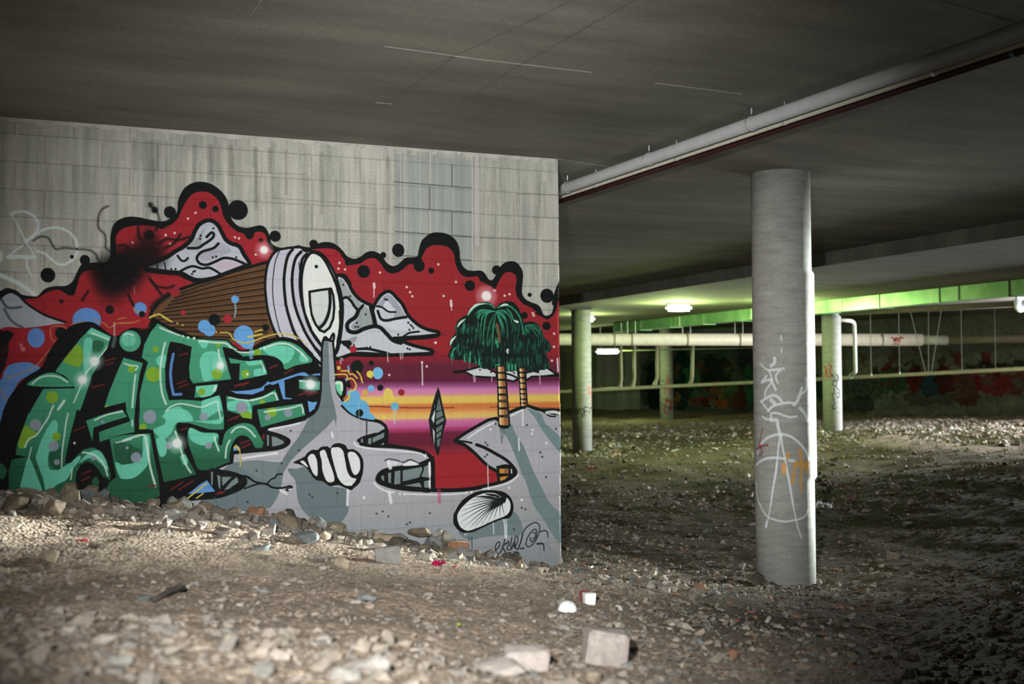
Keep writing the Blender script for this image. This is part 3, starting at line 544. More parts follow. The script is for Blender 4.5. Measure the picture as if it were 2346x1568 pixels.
    for s_ in ("j 935,795", "j 825,1085", "j 795,1055", "j 820,1220", "j 790,1248", "j 1555,1190", "j 1580,1250", "j 1768,862", "j 1367,810", "h 645,1185", "h 682,1165", "h 305,1065", "h 375,1040", "h 440,1095", "h 905,1060", "f 1100,355", "f 625,585", "f 525,935", "f 1220,850", "f 1250,880", "f 1535,835", "f 1010,135", "f 905,500", "k 1160,870", "k 1275,550", "k 1330,570", "k 1640,90"): Dc(s_, 2.3, (34, 40, 44), .85)
    L("h 1000,790 1005,940", 5, (196, 60, 110), .5); L("h 1020,800 1020,950", 4, (196, 60, 110), .5); L("k 480,980 490,1040", 3, (60, 72, 78), .7); L("k 525,980 530,1140", 3, (60, 72, 78), .8)
    for s_ in ("j 1000,850 1020,1060", "j 1060,860 1045,980", "h 1720,110 1715,270", "f 150,900 190,1000", "d 1380,1300 1440,1480"): L(s_, 2.4, (84, 96, 102), .6)
    # cracks
    L("f 430,640 520,650 600,705 680,725 740,735 800,770 900,778 1000,755", 4.4); L("f 490,785 600,745 680,725", 3.4); L("f 740,735 790,680 830,665 860,625 910,622", 3.4); L("f 1000,755 1025,768 960,790 980,810", 3.4)
    L("h 400,470 450,452 530,465 600,490 690,460 800,515", 2.8, (50, 58, 64)); L("h 530,530 600,490", 2.6, (50, 58, 64)); F("h 600,520 690,475 780,515 640,530", (224, 228, 230)); F("h 430,480 540,480 600,500 530,530 440,500", (218, 222, 226), .8); L("h 820,540 830,570 790,680 830,770", 3.4)
    # dried drip notch on the lid
    L("e 1320,230 1345,215 1375,245 1410,250 1440,190 1462,165 1470,210 1455,290", 5.4)
    # sea shells
    F("f 1040,490 1160,430 1190,390 1250,350 1310,350 1350,318 1420,310 1450,330 1490,287 1560,275 1625,300 1650,342 1720,345 1790,400 1825,490 1815,620 1780,720 1720,775 1690,800 1640,785 1540,745 1450,755 1370,705 1290,685 1235,620 1180,545 1100,510", BLK)
    for s_ in ("f 1115,480 1150,470 1180,500 1205,545 1160,520", "f 1200,440 1240,395 1280,410 1305,480 1312,600 1300,645 1260,610 1220,520", "f 1335,380 1370,350 1400,365 1440,480 1490,620 1495,700 1440,715 1400,680 1365,580 1355,470", "f 1460,350 1510,320 1560,325 1600,370 1622,480 1645,590 1685,655 1745,680 1690,745 1615,745 1550,680 1500,540", "f 1650,390 1700,370 1750,400 1785,470 1785,575 1740,632 1700,600 1670,500"):
        F(s_, (220, 222, 226))
    L("f 1540,640 1600,720 1690,740", 5, WHT); F("k 250,720 270,620 350,480 460,380 600,310 750,285 900,290 1020,320 1110,400 1150,510 1140,620 1090,700 980,722 850,770 680,850 540,912 400,922 310,870 260,790", BLK)
    sh2 = pp("k 308,700 330,610 420,500 560,390 720,330 860,330 960,375 1030,400 1062,405 1105,480 1098,590 1030,670 850,742 680,822 500,888 420,882 345,820")
    M.fill(sh2, (222, 226, 228), smooth=True); SHC = M.clip([spline(sh2, True)])
    Dc("k 860,515", 8, BLK, .9, soft=8, ry=3.6, within=SHC); Dc("k 995,425", 9, BLK, 1, soft=6, ry=8, within=SHC)
    hub = pp("k 1000,450")[0]
    edge = spline(pp("k 760,340 640,370 520,440 420,520 350,610 310,700 330,790 400,850 470,880 560,860 660,820 760,780 860,740 950,700 1020,670"), n=1)
    for q in edge:
        mx = (hub[0] * .55 + q[0] * .45 - 4, hub[1] * .55 + q[1] * .45 - 5)
        M.line([hub, mx, q], 3.6, (24, 28, 34), 1, taper=1, within=SHC)
    F("k 1035,450 1060,405 1100,470 1100,570 1070,610 1035,540", (224, 228, 232)); L("k 560,390 700,385 850,400 1000,440", 4, (24, 28, 34), taper=2, within=SHC); L("k 720,340 850,360 960,385", 5, BLK, taper=2, within=SHC)
    # gem
    F("j 140,282 165,345 205,540 255,755 225,860 190,1010 150,1225 130,1225 85,1100 40,930 10,745 60,540 100,400", (22, 28, 28), sm=False)
    for s_, c_ in (("j 150,430 175,520 190,600 140,612 112,612", (96, 112, 114)), ("j 110,640 195,608 208,680 110,735", (104, 120, 120)), ("j 112,758 212,700 228,748 112,812", (104, 120, 120)), ("j 108,860 205,800 196,870 110,920", (98, 114, 116)), ("j 112,940 190,890 184,950 118,1000", (98, 114, 116)), ("j 120,1015 180,985 160,1100 130,1120", (92, 108, 108)),
                   ("j 98,595 105,640 82,790 48,720", (196, 206, 206)), ("j 66,855 95,905 90,1105 74,960", (206, 212, 212)), ("j 85,560 102,500 108,600", (84, 98, 100))):
        F(s_, c_, sm=False)
    L("j 108,470 106,700 108,900 128,1150", 2.2)
    # ---- snow band under the palms
    for s_ in ("i 440,1250 670,1190 760,1215 885,1285 885,1330 560,1312", "i 1045,1240 1200,1225 1215,1350 1150,1387 1050,1362", "i 1345,1285 1450,1258 1530,1280 1565,1195 1620,1190 1765,1290 1600,1310 1420,1315 1350,1362"):
        M.line(pp(s_), 8, BLK, smooth=False, closed=True); 
    L("i 270,1262 440,1255 560,1318 880,1340", 6); L("i 270,1262 440,1240 660,1185", 5); L("i 1760,1290 1835,1302", 6, taper=1); L("i 1200,1350 1350,1370 1420,1325 1830,1310", 6)
    for s_ in ("i 440,1250 670,1190 760,1215 885,1285 885,1330 560,1312", "i 1045,1240 1200,1225 1215,1350 1150,1387 1050,1362", "i 1345,1285 1450,1258 1530,1280 1565,1195 1620,1190 1765,1290 1600,1310 1420,1315 1350,1362"):
        F(s_, (204, 208, 216), sm=False)
    L("i 1050,1285 1130,1310 1200,1345", 4)
    for s_ in ("i 650,1225", "i 815,1260", "i 1130,1250", "i 1160,1275", "i 1605,1220"): Dc(s_, 2)
    for s_ in ("i 550,1310 565,1410", "i 575,1310 580,1400", "i 1545,1150 1548,1440", "i 825,1320 828,1400"): L(s_, 3, (206, 186, 200), .7)
    # ---- palms
    crown = pp("i 175,1000 200,930 225,880 190,855 190,820 230,740 275,690 300,640 270,630 285,560 330,480 400,430 455,400 500,310 590,240 700,212 800,222 890,290 950,235 1040,200 1140,212 1220,290 1270,400 1310,510 1420,500 1520,550 1580,650 1610,740 1680,800 1715,900 1695,955 1640,975 1670,1080 1690,1190 1560,1230 1400,1240 1300,1230 1100,1250 960,1235 850,1205 700,1212 600,1150 480,1110 420,1080 300,1080 200,1060")
    M.fill(crown, (12, 32, 26), smooth=True); CR = M.clip([spline(crown, True)])
    def green(b): return (20 + 34 * b, 70 + 100 * b, 54 + 74 * b)
    o = pp("i 890,350")[0]
    for tx, ty, bx, by in ((1010, 700, 940, 480), (1030, 690, 960, 470), (690, 900, 740, 420), (650, 850, 690, 430), (620, 700, 650, 400), (590, 520, 660, 350), (830, 1230, 840, 700), (840, 900, 850, 600), (1050, 480, 990, 400), (1070, 560, 1000, 440), (1110, 440, 1010, 340), (740, 880, 790, 560), (980, 600, 940, 450), (1140, 600, 1080, 400), (570, 420, 660, 330)):
        q = pp(f"i {bx},{by} {tx},{ty}"); M.line([o, q[0], q[1]], 3.4, green(rng.uniform(.5, 1)), .9, taper=2, within=CR)
    for s_ in ("i 920,300 980,260 1080,270 1170,330 1240,430 1280,560 1310,720", "i 870,300 800,245 700,235 600,270 520,340 470,410", "i 1060,320 1110,380 1150,480"): L(s_, 4, green(.75), .95, within=CR)
    o2 = pp("i 1330,560")[0]
    for tx, ty, bx, by in ((1570, 760, 1480, 600), (1590, 720, 1500, 570), (1540, 790, 1440, 620), (1500, 640, 1420, 560), (1350, 740, 1330, 640), (1380, 700, 1350, 620)):
        q = pp(f"i {bx},{by} {tx},{ty}"); M.line([o2, q[0], q[1]], 3, green(rng.uniform(.5, .9)), .9, taper=2, within=CR)
    for _ in range(330):
        X = rng.uniform(200, 1700); tier = rng.choice((520, 560, 700, 760, 820, 930, 1000, 1060, 1120)); Y = tier + rng.uniform(-30, 40); ln = rng.uniform(60, 190)
        b = rng.random() ** 1.6 * (1.0 if X < 1150 else .62)
        M.line(pp(f"i {X:.0f},{Y:.0f} {X+rng.uniform(-9,9):.0f},{Y+ln*.5:.0f} {X+rng.uniform(-14,8):.0f},{Y+ln:.0f}"), rng.uniform(1.4, 3), green(b), .75, taper=2, within=CR)
    for s_ in ("i 640,500 560,480 460,520", "i 760,900 600,870 420,850", "i 1250,750 1350,730 1500,760", "i 700,1010 900,990 1160,1010 1400,1000", "i 350,720 500,740", "i 1000,880 1120,900"): L(s_, 9, (10, 26, 22), .75, soft=6, within=CR)
    for s_ in ("i 200,1050 260,920 300,900", "i 225,1060 240,1000", "i 500,1110 505,960", "i 640,1150 636,1080", "i 420,1100 415,1010", "i 890,1160 940,1150", "i 1080,1230 1080,1150", "i 1180,1240 1180,1150", "i 1130,1230 1135,1160", "i 920,880 890,790"): L(s_, 4, green(1), .9, taper=2)
    for s_ in ("i 462,405 520,320 610,250 745,238", "i 955,282 1010,252 1078,252", "i 308,592 355,520 435,462", "i 202,860 228,790 295,718", "i 1175,495 1215,512", "i 1070,990 1060,940 1075,910"): L(s_, 5.2, (214, 232, 222), .95, taper=2)
    for s_ in ("i 905,550 920,610", "i 930,650 940,715", "i 935,750 940,800"): L(s_, 6, (138, 84, 48), .9, taper=2)
    for s_ in ("i 230,1070 235,1150", "i 490,1120 495,1220"): L(s_, 2, (120, 140, 130), .6)
    def trunk(segs, xl, xr, w):
        for y0, y1 in segs:
            a0, a1 = xl(y0), xl(y1); b0, b1 = xr(y0), xr(y1); s_ = f"j {a0:.0f},{y0} {b0:.0f},{y0} {b1:.0f},{y1} {a1:.0f},{y1}"
            M.fill(pp(f"j {a0-w:.0f},{y0-14} {b0+w+6:.0f},{y0-14} {b1+w+6:.0f},{y1+14} {a1-w:.0f},{y1+14}"), (20, 26, 22))
        for y0, y1 in segs:
            a0, a1 = xl(y0), xl(y1); b0, b1 = xr(y0), xr(y1); m0, m1 = (a0 * .45 + b0 * .55), (a1 * .45 + b1 * .55)
            P_ = pp(f"j {a0:.0f},{y0+6} {(a0+b0)/2:.0f},{y0} {b0:.0f},{y0+6} {b1:.0f},{y1-6} {(a1+b1)/2:.0f},{y1} {a1:.0f},{y1-6}")
            M.fill(P_, (204, 142, 74), smooth=False)
            M.fill(pp(f"j {m0:.0f},{y0+3} {b0:.0f},{y0+6} {b1:.0f},{y1-6} {m1:.0f},{y1-3}"), (150, 98, 60))
            M.line(pp(f"j {a0+14:.0f},{y0+10} {a1+16:.0f},{y1-10}"), 4.4, (238, 208, 150), .9, soft=2)
    trunk([(0, 76), (100, 172), (198, 280), (306, 376), (404, 462), (494, 566), (594, 672), (704, 815)], lambda y: 968 + y * .026, lambda y: 1052 + y * .078, 18)
    trunk([(28, 72), (96, 146), (168, 222), (240, 304), (326, 370), (388, 444), (462, 502), (514, 548)], lambda y: 1262 + y * .05, lambda y: 1326 + y * .068, 14)
    L("j 1300,560 1330,580 1350,560", 3); L("j 985,815 1040,845 1110,838", 5)
    F("h 1660,545 1700,535 1850,540 1872,600 1850,640 1700,700 1665,700", (18, 24, 22)); F("h 1685,560 1790,560 1790,615 1685,612", (204, 136, 60), sm=False); F("h 1690,655 1785,640 1750,680 1695,700", (204, 136, 60), sm=False); F("h 1745,560 1790,560 1790,615 1740,614", (150, 96, 56), sm=False); L("h 1820,570 1822,610", 3, (210, 216, 216)); L("h 1660,545 1740,525 1800,530", 5)
    # -------- splats right of the spout
    F("g 260,920 400,900 350,780 440,740 500,760 545,800 560,880 640,920 690,1000 700,1080 760,1130 770,1190 620,1175 500,1135 400,1080 300,980", (96, 172, 218))
    F("g 330,560 380,600 340,620", (96, 172, 218), sm=False); L("g 375,390 385,450", 4, (96, 172, 218))
    F("g 180,560 240,570 280,560 330,600 350,700 340,820 280,880 240,850 190,740", BLK); F("g 185,620 280,620 300,700 290,780 265,830 200,740", (110, 206, 160)); L("g 200,640 270,640 280,740", 6, (224, 236, 214), .9, soft=3)
    Dc("g 510,400", 14, (14, 24, 18), ry=15.5); Dc("g 722,345", 6); Dc("g 820,493", 12, (104, 184, 228), ry=14); Dc("g 703,508", 8.3, (220, 204, 74)); L("g 720,560 722,575", 2, (220, 204, 74)); Dc("g 400,660", 8.5); F("g 380,570 440,600 470,670 440,740 420,700 400,610", (150, 40, 44))
    Dc("g 718,722", 8, (104, 176, 222)); Dc("g 857,710", 7); Dc("g 630,790", 6, (214, 170, 72), ry=8); F("g 905,800 930,740 970,715 1020,740 1045,810 1060,900 960,880 900,850", (226, 208, 84), .9); Dc("g 1172,782", 7.5, (154, 30, 44)); Dc("g 1075,993", 9.4, (104, 176, 214)); L("g 1060,1040 1070,1250", 5, (196, 206, 196), .45); L("g 1095,1050 1090,1130", 4, (196, 206, 196), .4)
    Dc("g 545,1090", 8.6, (14, 22, 20)); Dc("g 905,1150", 4, (228, 210, 80), ry=5); Dc("g 450,135", 8.2, (172, 32, 48)); Dc("g 462,68", 2); Dc("g 235,415", 4.6, YEL)
    for s_ in ("g 175,515 330,510 360,545 370,580 420,570 470,610 495,680 470,740 400,770 385,860 320,920", "g 270,460 370,460 400,510 450,510 510,570", "g 505,465 560,530 590,635"): L(s_, 3.4, (222, 200, 72), .95)
    L("g 535,930 540,1180", 2.4, (170, 200, 210), .5); L("g 655,1180 655,1380", 3, (58, 66, 78), .8)
    L("d 1760,620 1770,760 1765,850", 2.6, YEL); L("d 1680,560 1710,540 1750,600", 5, YEL, .9); L("d 1260,1100 980,1320", 3.6, YEL); L("d 1210,1250 1110,1320", 3.4, YEL)
    # -------- black sprayed burst over the left of the cloud
    for s_, r, a_ in (("A 1040,880", 46, .9), ("A 1200,790", 34, .8), ("A 950,960", 30, .5), ("A 1330,690", 32, .75), ("A 1000,1050", 30, .4), ("A 1340,555", 15, .6), ("A 900,830", 26, .6), ("A 1400,750", 26, .5), ("A 1130,900", 40, .5), ("A 1080,820", 40, .5)): Dc(s_, r, (10, 8, 10), a_, soft=44)
    for s_ in ("A 970,285 920,310 890,360 880,450 900,500 940,540 950,600 950,660 1000,700", "A 300,595 360,560 430,570 465,620 500,670 580,660 680,670 800,680 860,720 890,780 960,830", "A 1390,300 1420,360 1430,430 1400,500", "A 1340,265 1390,320", "A 1240,470 1245,560 1290,600", "A 1060,640 1130,640 1170,690 1220,690", "A 1430,620 1500,580 1600,590 1700,560", "A 1340,930 1400,1000 1500,1020 1560,1000", "A 1360,960 1420,1040 1450,1080", "A 790,1050 740,1130", "A 1150,1080 1200,1180", "A 1620,540 1560,620 1480,660"):
        L(s_, 5.4, (12, 12, 14), .82, soft=4)
    Dc("A 1390,320", 8, BLK, soft=4); Dc("A 1355,275", 7, BLK, .7, soft=6)
    L("A 1205,1000 1210,1080", 2.5, (170, 110, 110), .6, soft=2); Dc("a 315,465", 4, (190, 140, 140), .7, soft=3); Dc("a 345,525", 5, (200, 150, 150), .7, soft=4); L("a 1710,130 1712,330", 3.6, (190, 196, 180), .7, soft=2); L("a 1720,360 1690,480", 8, (120, 140, 136), .6, soft=5)
    # -------- signature
    INK = (34, 44, 46)
    for s_, w in (("k 870,1190 930,1140 950,1080 930,1060 895,1090 880,1150 890,1210 910,1250 950,1220", 2.6), ("k 1020,1020 1000,1110 960,1210", 3), ("k 1040,1080 990,1130 1010,1180 1030,1210", 3), ("k 1050,1090 1075,1050 1080,1100 1050,1170 1100,1180", 2.6), ("k 1130,990 1110,1080 1120,1170 1160,1060 1160,1150", 2.8), ("k 1170,1150 1210,1060 1215,990 1180,980 1170,1060 1190,1160 1220,1170", 2.6), ("k 1290,945 1260,1060 1220,1170", 3.4),
                  ("k 1290,930 1330,860 1400,800 1480,770 1530,800 1545,860 1520,960 1470,1060 1410,1120 1360,1130 1340,1080 1360,1000 1410,920 1470,870 1500,900 1490,990 1440,1050 1410,1050 1400,990", 2.6), ("k 1440,930 1480,920 1470,990 1430,1010", 2.2), ("k 1545,910 1620,890 1660,920 1665,990", 2.6),
                  ("k 760,1310 770,1260 820,1240 840,1270 800,1340", 4), ("k 1000,1290 1100,1240 1190,1215 1235,1240 1240,1290", 4), ("k 1600,1090 1610,1190", 3)):
        L(s_, w, INK, .95)
    for s_ in ("k 755,1220", "k 795,1205", "k 835,1205", "k 865,1215", "k 1265,1160", "k 1300,1155", "k 1515,1090", "k 1545,1085", "k 1575,1085"): Dc(s_, 2.4, INK)
    L("k 1640,1100 1690,1150 1710,1210", 5, (120, 140, 160), .5, soft=4); F("k 1680,1090 1860,1060 1870,1560 1760,1500 1830,1250", (186, 176, 160), .25)
    # weathered paint: a little of the concrete grain shows through
    lum = M.rgb.mean(2, keepdims=True); M.rgb = (lum + (M.rgb - lum) * .90) * .93
    return M.rgb, M.a
# ------------------------------------------------------------------ ceiling, beam, far slab
NEARN = None
zb = CAM_Z + 1.72                                # underside of the band beam
b1 = at_z(1285, 701, zb); b2 = at_z(2346, 540, zb)
bd = (b2 - b1); bd[2] = 0; bd /= np.linalg.norm(bd)      # runs from far left to near right
bn = np.array([-bd[1], bd[0], 0.0])
if bn @ F0 < 0: bn = -bn
BW = 5.6                                         # width of the beam
mt = concrete('slab_concrete', (.21, .206, .182), .16, streak=(.6, 2.6, 1), scale=1.4, bumpd=.002)
v = mt.coord((1, 1, 1)); patch = mt.noise(v, .28, 3, .5)
base_c = mt.b.inputs['Base Color'].links[0].from_socket
mt.col(mt.mix(base_c, mt.ramp(patch, [(.35, (.78, .82, .74)), (.65, (1.14, 1.1, 1.08))]), 1.0, 'MULTIPLY'))
M_SLAB = mt.m
def flat_slab(name, corners, z0, z1, m):
    bm = bmesh.new(); lo = [bm.verts.new((c[0], c[1], z0)) for c in corners]; hi = [bm.verts.new((c[0], c[1], z1)) for c in corners]
    n = len(lo); bm.faces.new(lo[::-1]); bm.faces.new(hi)
    for k in range(n): bm.faces.new((lo[k], lo[(k+1) % n], hi[(k+1) % n], hi[k]))
    return link(name, bm_mesh(name, bm), m)
e1 = b1 - bd * 30; e2 = b1 + bd * 60             # the beam line prolonged
nearL, nearR = e1 - bn * 60, e2 - bn * 60
ceil = tag(flat_slab('ceiling', [e1, e2, LD(20, -9), LD(-20, -9), LD(-24, 14)], CEIL_Z, CEIL_Z + .3, M_SLAB), kind='structure')
beam = tag(flat_slab('ceiling_beam', [e1, e2, e2 + bn*BW, e1 + bn*BW], zb, CEIL_Z + .3, M_SLAB), kind='structure')
ceil2 = tag(flat_slab('ceiling_far', [e1 + bn*BW, e2 + bn*BW, e2 + bn*60, e1 + bn*60], CEIL_Z + .05, CEIL_Z + .35, M_SLAB), kind='structure')
# fine fins left between the shuttering sheets of the slab
bm = bmesh.new()
def ceil_px(x, y): p = at_z(x, y, CEIL_Z); return p
def fin(pa, pb, w=.006, h=.006, ext=0.0):
    a, b = ceil_px(*pa), ceil_px(*pb); d = b - a; L_ = np.linalg.norm(d); d /= L_; a = a - d*ext; b = b + d*ext
    ax = Matrix(((d[0], -d[1], 0), (d[1], d[0], 0), (0, 0, 1))); c = (a + b) / 2
    box_bm(bm, (c[0], c[1], CEIL_Z - h/2), (L_ + 2*ext, w, h), ax)
for pa, pb, ext in (((880, 106), (1080, 133), 0), ((1110, 137), (1290, 158), .2), ((600, 0), (572, 38), 0), ((1290, 366), (1460, 392), .1), ((1500, 190), (1700, 215), 0), ((860, 235), (900, 238), 0)):
    fin(pa, pb, .004, .003, ext)
fins = link('formwork_fin', bm_mesh('formwork_fin', bm), plain('fin_concrete', (.26, .255, .23), .9)); fins.parent = ceil
bm = bmesh.new()
for pa, pb, ext in (((1030, 133), (1240, 34), .3), ((1180, 155), (1420, 18), .3), ((1030, 138), (870, 245), .1), ((1150, 175), (1010, 262), .1), ((440, 40), (1030, 130), .2), ((1120, 100), (1180, 108), 0), ((1440, 300), (1640, 318), .2), ((2150, 0), (2346, 58), .6)):
    fin(pa, pb, .009, .0015, ext)
link('formwork_seam', bm_mesh('formwork_seam', bm), plain('seam_stain', (.12, .12, .105), .95)).parent = ceil

# ------------------------------------------------------------------ the mural wall: blocks, mortar, paint
wall = empty('wall_left', (WALL_X0, WALL_Y, 0)); tag(wall, kind='structure')
mural_rgb, mural_a = paint_mural()
IM_MURAL = make_image('mural_paint', mural_rgb, mural_a)
def wall_material(name, dark):
    nt = NT(name, .88, .25); c = nt.n('ShaderNodeTexCoord'); c.object = wall; o = c.outputs['Object']
    mp = nt.n('ShaderNodeMapping'); mp.inputs['Scale'].default_value = (9, 9, .7); nt.lk(o, mp.inputs[0])
    mp2 = nt.n('ShaderNodeMapping'); mp2.inputs['Scale'].default_value = (26, 9, 1.2); nt.lk(o, mp2.inputs[0])
    st = nt.noise(mp.outputs[0], 1, 4, .6); st2 = nt.noise(mp2.outputs[0], 1, 3, .6); big = nt.noise(o, 1.6, 4, .6); fine = nt.noise(o, 70, 3, .7)
    b = nt.ramp(st, [(.3, tuple(x*dark for x in (.29, .295, .26))), (.72, tuple(x*dark for x in (.50, .485, .44)))])
    b = nt.mix(b, nt.ramp(st2, [(.3, .84), (.7, 1.1)]), .8, 'MULTIPLY'); b = nt.mix(b, nt.ramp(big, [(.3, .82), (.7, 1.14)]), .9, 'MULTIPLY'); b = nt.mix(b, nt.ramp(fine, [(.3, .86), (.7, 1.1)]), .8, 'MULTIPLY')
    oi = nt.n('ShaderNodeObjectInfo'); b = nt.mix(b, nt.ramp(oi.outputs['Random'], [(0, .93), (1, 1.05)]), 1.0, 'MULTIPLY')
    s = nt.n('ShaderNodeSeparateXYZ'); nt.lk(o, s.inputs[0])
    u = nt.math('DIVIDE', s.outputs[0], WALL_LEN); vv = nt.math('DIVIDE', nt.math('SUBTRACT', s.outputs[2], ZB), CEIL_Z - ZB)
    c2, al = painted(nt, b, IM_MURAL, u, vv)
    c2 = nt.mix(c2, nt.ramp(fine, [(.28, .88), (.7, 1.06)]), .7, 'MULTIPLY'); c2 = nt.mix(c2, nt.ramp(st2, [(.3, .93), (.7, 1.04)]), .7, 'MULTIPLY')
    nt.col(c2); nt.bump(fine, .0025, .6); return nt.m
M_BLOCK = wall_material('painted_block', 1.0); M_MORTAR = wall_material('painted_mortar', .8)
bm = bmesh.new(); box_bm(bm, (WALL_LEN/2, .095 + .0035, (CEIL_Z - .6) / 2), (WALL_LEN - .004, .19, CEIL_Z + .6)); core = link('mortar_bed', bm_mesh('mortar_bed', bm), M_MORTAR, wall)
TH_ = .19
def block_mesh(L_, H_, seed):
    rs = random.Random(seed); bm = bmesh.new(); box_bm(bm, (0, 0, 0), (L_, TH_ + .004, H_), bevel=0)
    es = [e for e in bm.edges if all(v.co.y < 0 for v in e.verts)]
    bmesh.ops.bevel(bm, geom=es, offset=.0035, segments=1, affect='EDGES')
    for v in bm.verts:
        v.co.x += rs.uniform(-.001, .001); v.co.z += rs.uniform(-.001, .001)
    me = bm_mesh('concrete_block', bm); me.materials.append(M_BLOCK); return me
MB_CACHE = {}
J0 = (CAM_Z + (872 - 552) / 265.0) % 0.2
zc = J0 - .2 - .2; row = 0
rj = random.Random(4)
while zc < CEIL_Z - .01:
    z0, z1 = zc + .003, min(zc + .197, CEIL_Z - .004)
    xr = WALL_LEN - (0.0 if row % 2 else 0.2) ; edges = []
    x = WALL_LEN
    xs = [WALL_LEN] + ([WALL_LEN - .2] if row % 2 == 0 else [])
    while xs[-1] > 0: xs.append(max(0, xs[-1] - .4))
    for xa, xb in zip(xs[1:], xs[:-1]):
        Lb = xb - xa - .006; Hb = z1 - z0
        if Lb < .03: continue
        k = (round(Lb, 3), round(Hb, 3), rj.randrange(3))
        if k not in MB_CACHE: MB_CACHE[k] = block_mesh(Lb, Hb, hash(k) % 999)
        o = link('concrete_block', MB_CACHE[k], None, wall); end = (xb == WALL_LEN)
        o.location = ((xa + xb) / 2 + (rj.uniform(-.012, .006) if end else 0), TH_ / 2 + rj.uniform(-.0012, .0012), (z0 + z1) / 2)
    zc += .2; row += 1
# ragged mortar squeezed out along the top of the wall
bm = bmesh.new(); rs = random.Random(9); x = 0.0; pts = []
while x < WALL_LEN + .01: pts.append((x, rs.uniform(.004, .020) if rs.random() < .8 else rs.uniform(.02, .034))); x += rs.uniform(.02, .07)
for (xa, ha), (xb, hb) in zip(pts[:-1], pts[1:]):
    q = [(xa, -.014, CEIL_Z - .001), (xb, -.014, CEIL_Z - .001), (xb, -.002, CEIL_Z - hb - .012), (xa, -.002, CEIL_Z - ha - .012)]
    f = [bm.verts.new(p) for p in q]; g = [bm.verts.new((p[0], .02, p[2])) for p in q]; bm.faces.new(f[::-1]); bm.faces.new(g)
    for k in range(4): bm.faces.new((f[k], f[(k+1) % 4], g[(k+1) % 4], g[k]))
bmesh.ops.recalc_face_normals(bm, faces=bm.faces); link('mortar_squeeze', bm_mesh('mortar_squeeze', bm), plain('mortar_light', (.42, .41, .38), .95), wall)

# ------------------------------------------------------------------ ground: surface through measured heights
CP = []
def cpx(x, y, d): p = at_depth(x, y, d); CP.append((*lat_dep(p[0], p[1]), p[2]))
for x, y, d in ((0, 1128, 9.0), (200, 1150, 9.3), (430, 1172, 9.6), (700, 1205, 10), (900, 1250, 10.4), (1100, 1290, 10.7), (1283, 1318, 10.94), (0, 1568, 3.2), (600, 1568, 3.4), (1173, 1568, 3.8), (1600, 1568, 4.9), (2000, 1568, 6.1), (2346, 1568, 7.2),
                (100, 1300, 6.2), (600, 1310, 6.5), (900, 1400, 5.8), (1173, 1460, 5.4), (1380, 1400, 7.2), (1450, 1350, 8.8), (1600, 1340, 10.4), (1795, 1355, 11.75), (1650, 1420, 8.4), (2000, 1400, 10), (2346, 1400, 10.2), (1290, 1250, 13), (1400, 1200, 17.0), (2346, 1200, 16), (2000, 1200, 17), (1900, 1290, 13.5), (1300, 1100, 24.5), (1600, 1060, 27), (2000, 1080, 25),
                (1335, 1038, 31.1), (1908, 984, 31.2), (1528, 962, 44), (1330, 990, 38), (2346, 1060, 21), (2346, 985, 31), (2200, 975, 34), (2000, 962, 36), (1700, 955, 44), (1400, 937, 54), (2346, 957, 38), (1700, 1000, 34), (2100, 1020, 28)): cpx(x, y, d)
for u, d, h in ((0, 0, -1.15), (-4, 0, -.9), (4, 0, -1.9), (0, -6, -1.2), (-6, 5, -.7), (-6, 9, -.7), (-8, 20, -1.0), (8, 5, -2.0), (10, 10, -1.95), (-10, -8, -1), (12, -8, -1.8), (30, 30, -1.0), (30, 10, -1.8), (-3, 14, -1.5), (0, 22, -1.9), (25, 50, -1.1), (-10, 50, -1.2)): CP.append((u, d, CAM_Z + h))
CP = np.array(CP)
def tps_fit(C):
    n = len(C); A = C[:, :2]; D = np.linalg.norm(A[:, None] - A[None], axis=2); K = D
    P_ = np.c_[np.ones(n), A]; Mx = np.zeros((n+3, n+3)); Mx[:n, :n] = K + np.eye(n) * -.02; Mx[:n, n:] = P_; Mx[n:, :n] = P_.T
    return np.linalg.solve(Mx, np.r_[C[:, 2], 0, 0, 0])
TPS = tps_fit(CP)
def ground_z(u, d):
    u = np.asarray(u, float); d = np.asarray(d, float); sh = u.shape; U = u.ravel(); V = d.ravel(); z = np.zeros(len(U))
    for i, (a, b, _) in enumerate(CP): z += TPS[i] * np.hypot(U - a, V - b)
    z += TPS[len(CP)] + TPS[len(CP)+1] * U + TPS[len(CP)+2] * V
    amp = np.clip(np.abs(V) / 14, .25, 1.0)
    z += amp * (.10 * noise2(U*.7+31, V*.7+17, 1) + .07 * noise2(U*1.9+5, V*1.9+9, 2)) + .030 * noise2(U*5+3, V*5, 3) + .014 * noise2(U*13, V*13+7, 4)
    return z.reshape(sh)
dv = np.concatenate([np.linspace(-9, 1.6, 22), 1.6 + np.cumsum(np.geomspace(.022, .55, 330))]); dv = dv[dv < 64]
tv = np.linspace(-1, 1, 421); Dg, Tg = np.meshgrid(dv, tv, indexing='ij'); Ug = Tg * (4.5 + .78 * np.abs(Dg)) + .12 * Dg
Zg = ground_z(Ug, Dg); W_ = np.stack([R0[0]*Ug + F0[0]*Dg, R0[1]*Ug + F0[1]*Dg, Zg], -1).reshape(-1, 3)
nr, nc = Dg.shape; idx = np.arange(nr*nc).reshape(nr, nc); Fq = np.stack([idx[:-1, :-1], idx[:-1, 1:], idx[1:, 1:], idx[1:, :-1]], -1).reshape(-1, 4)[:, ::-1]
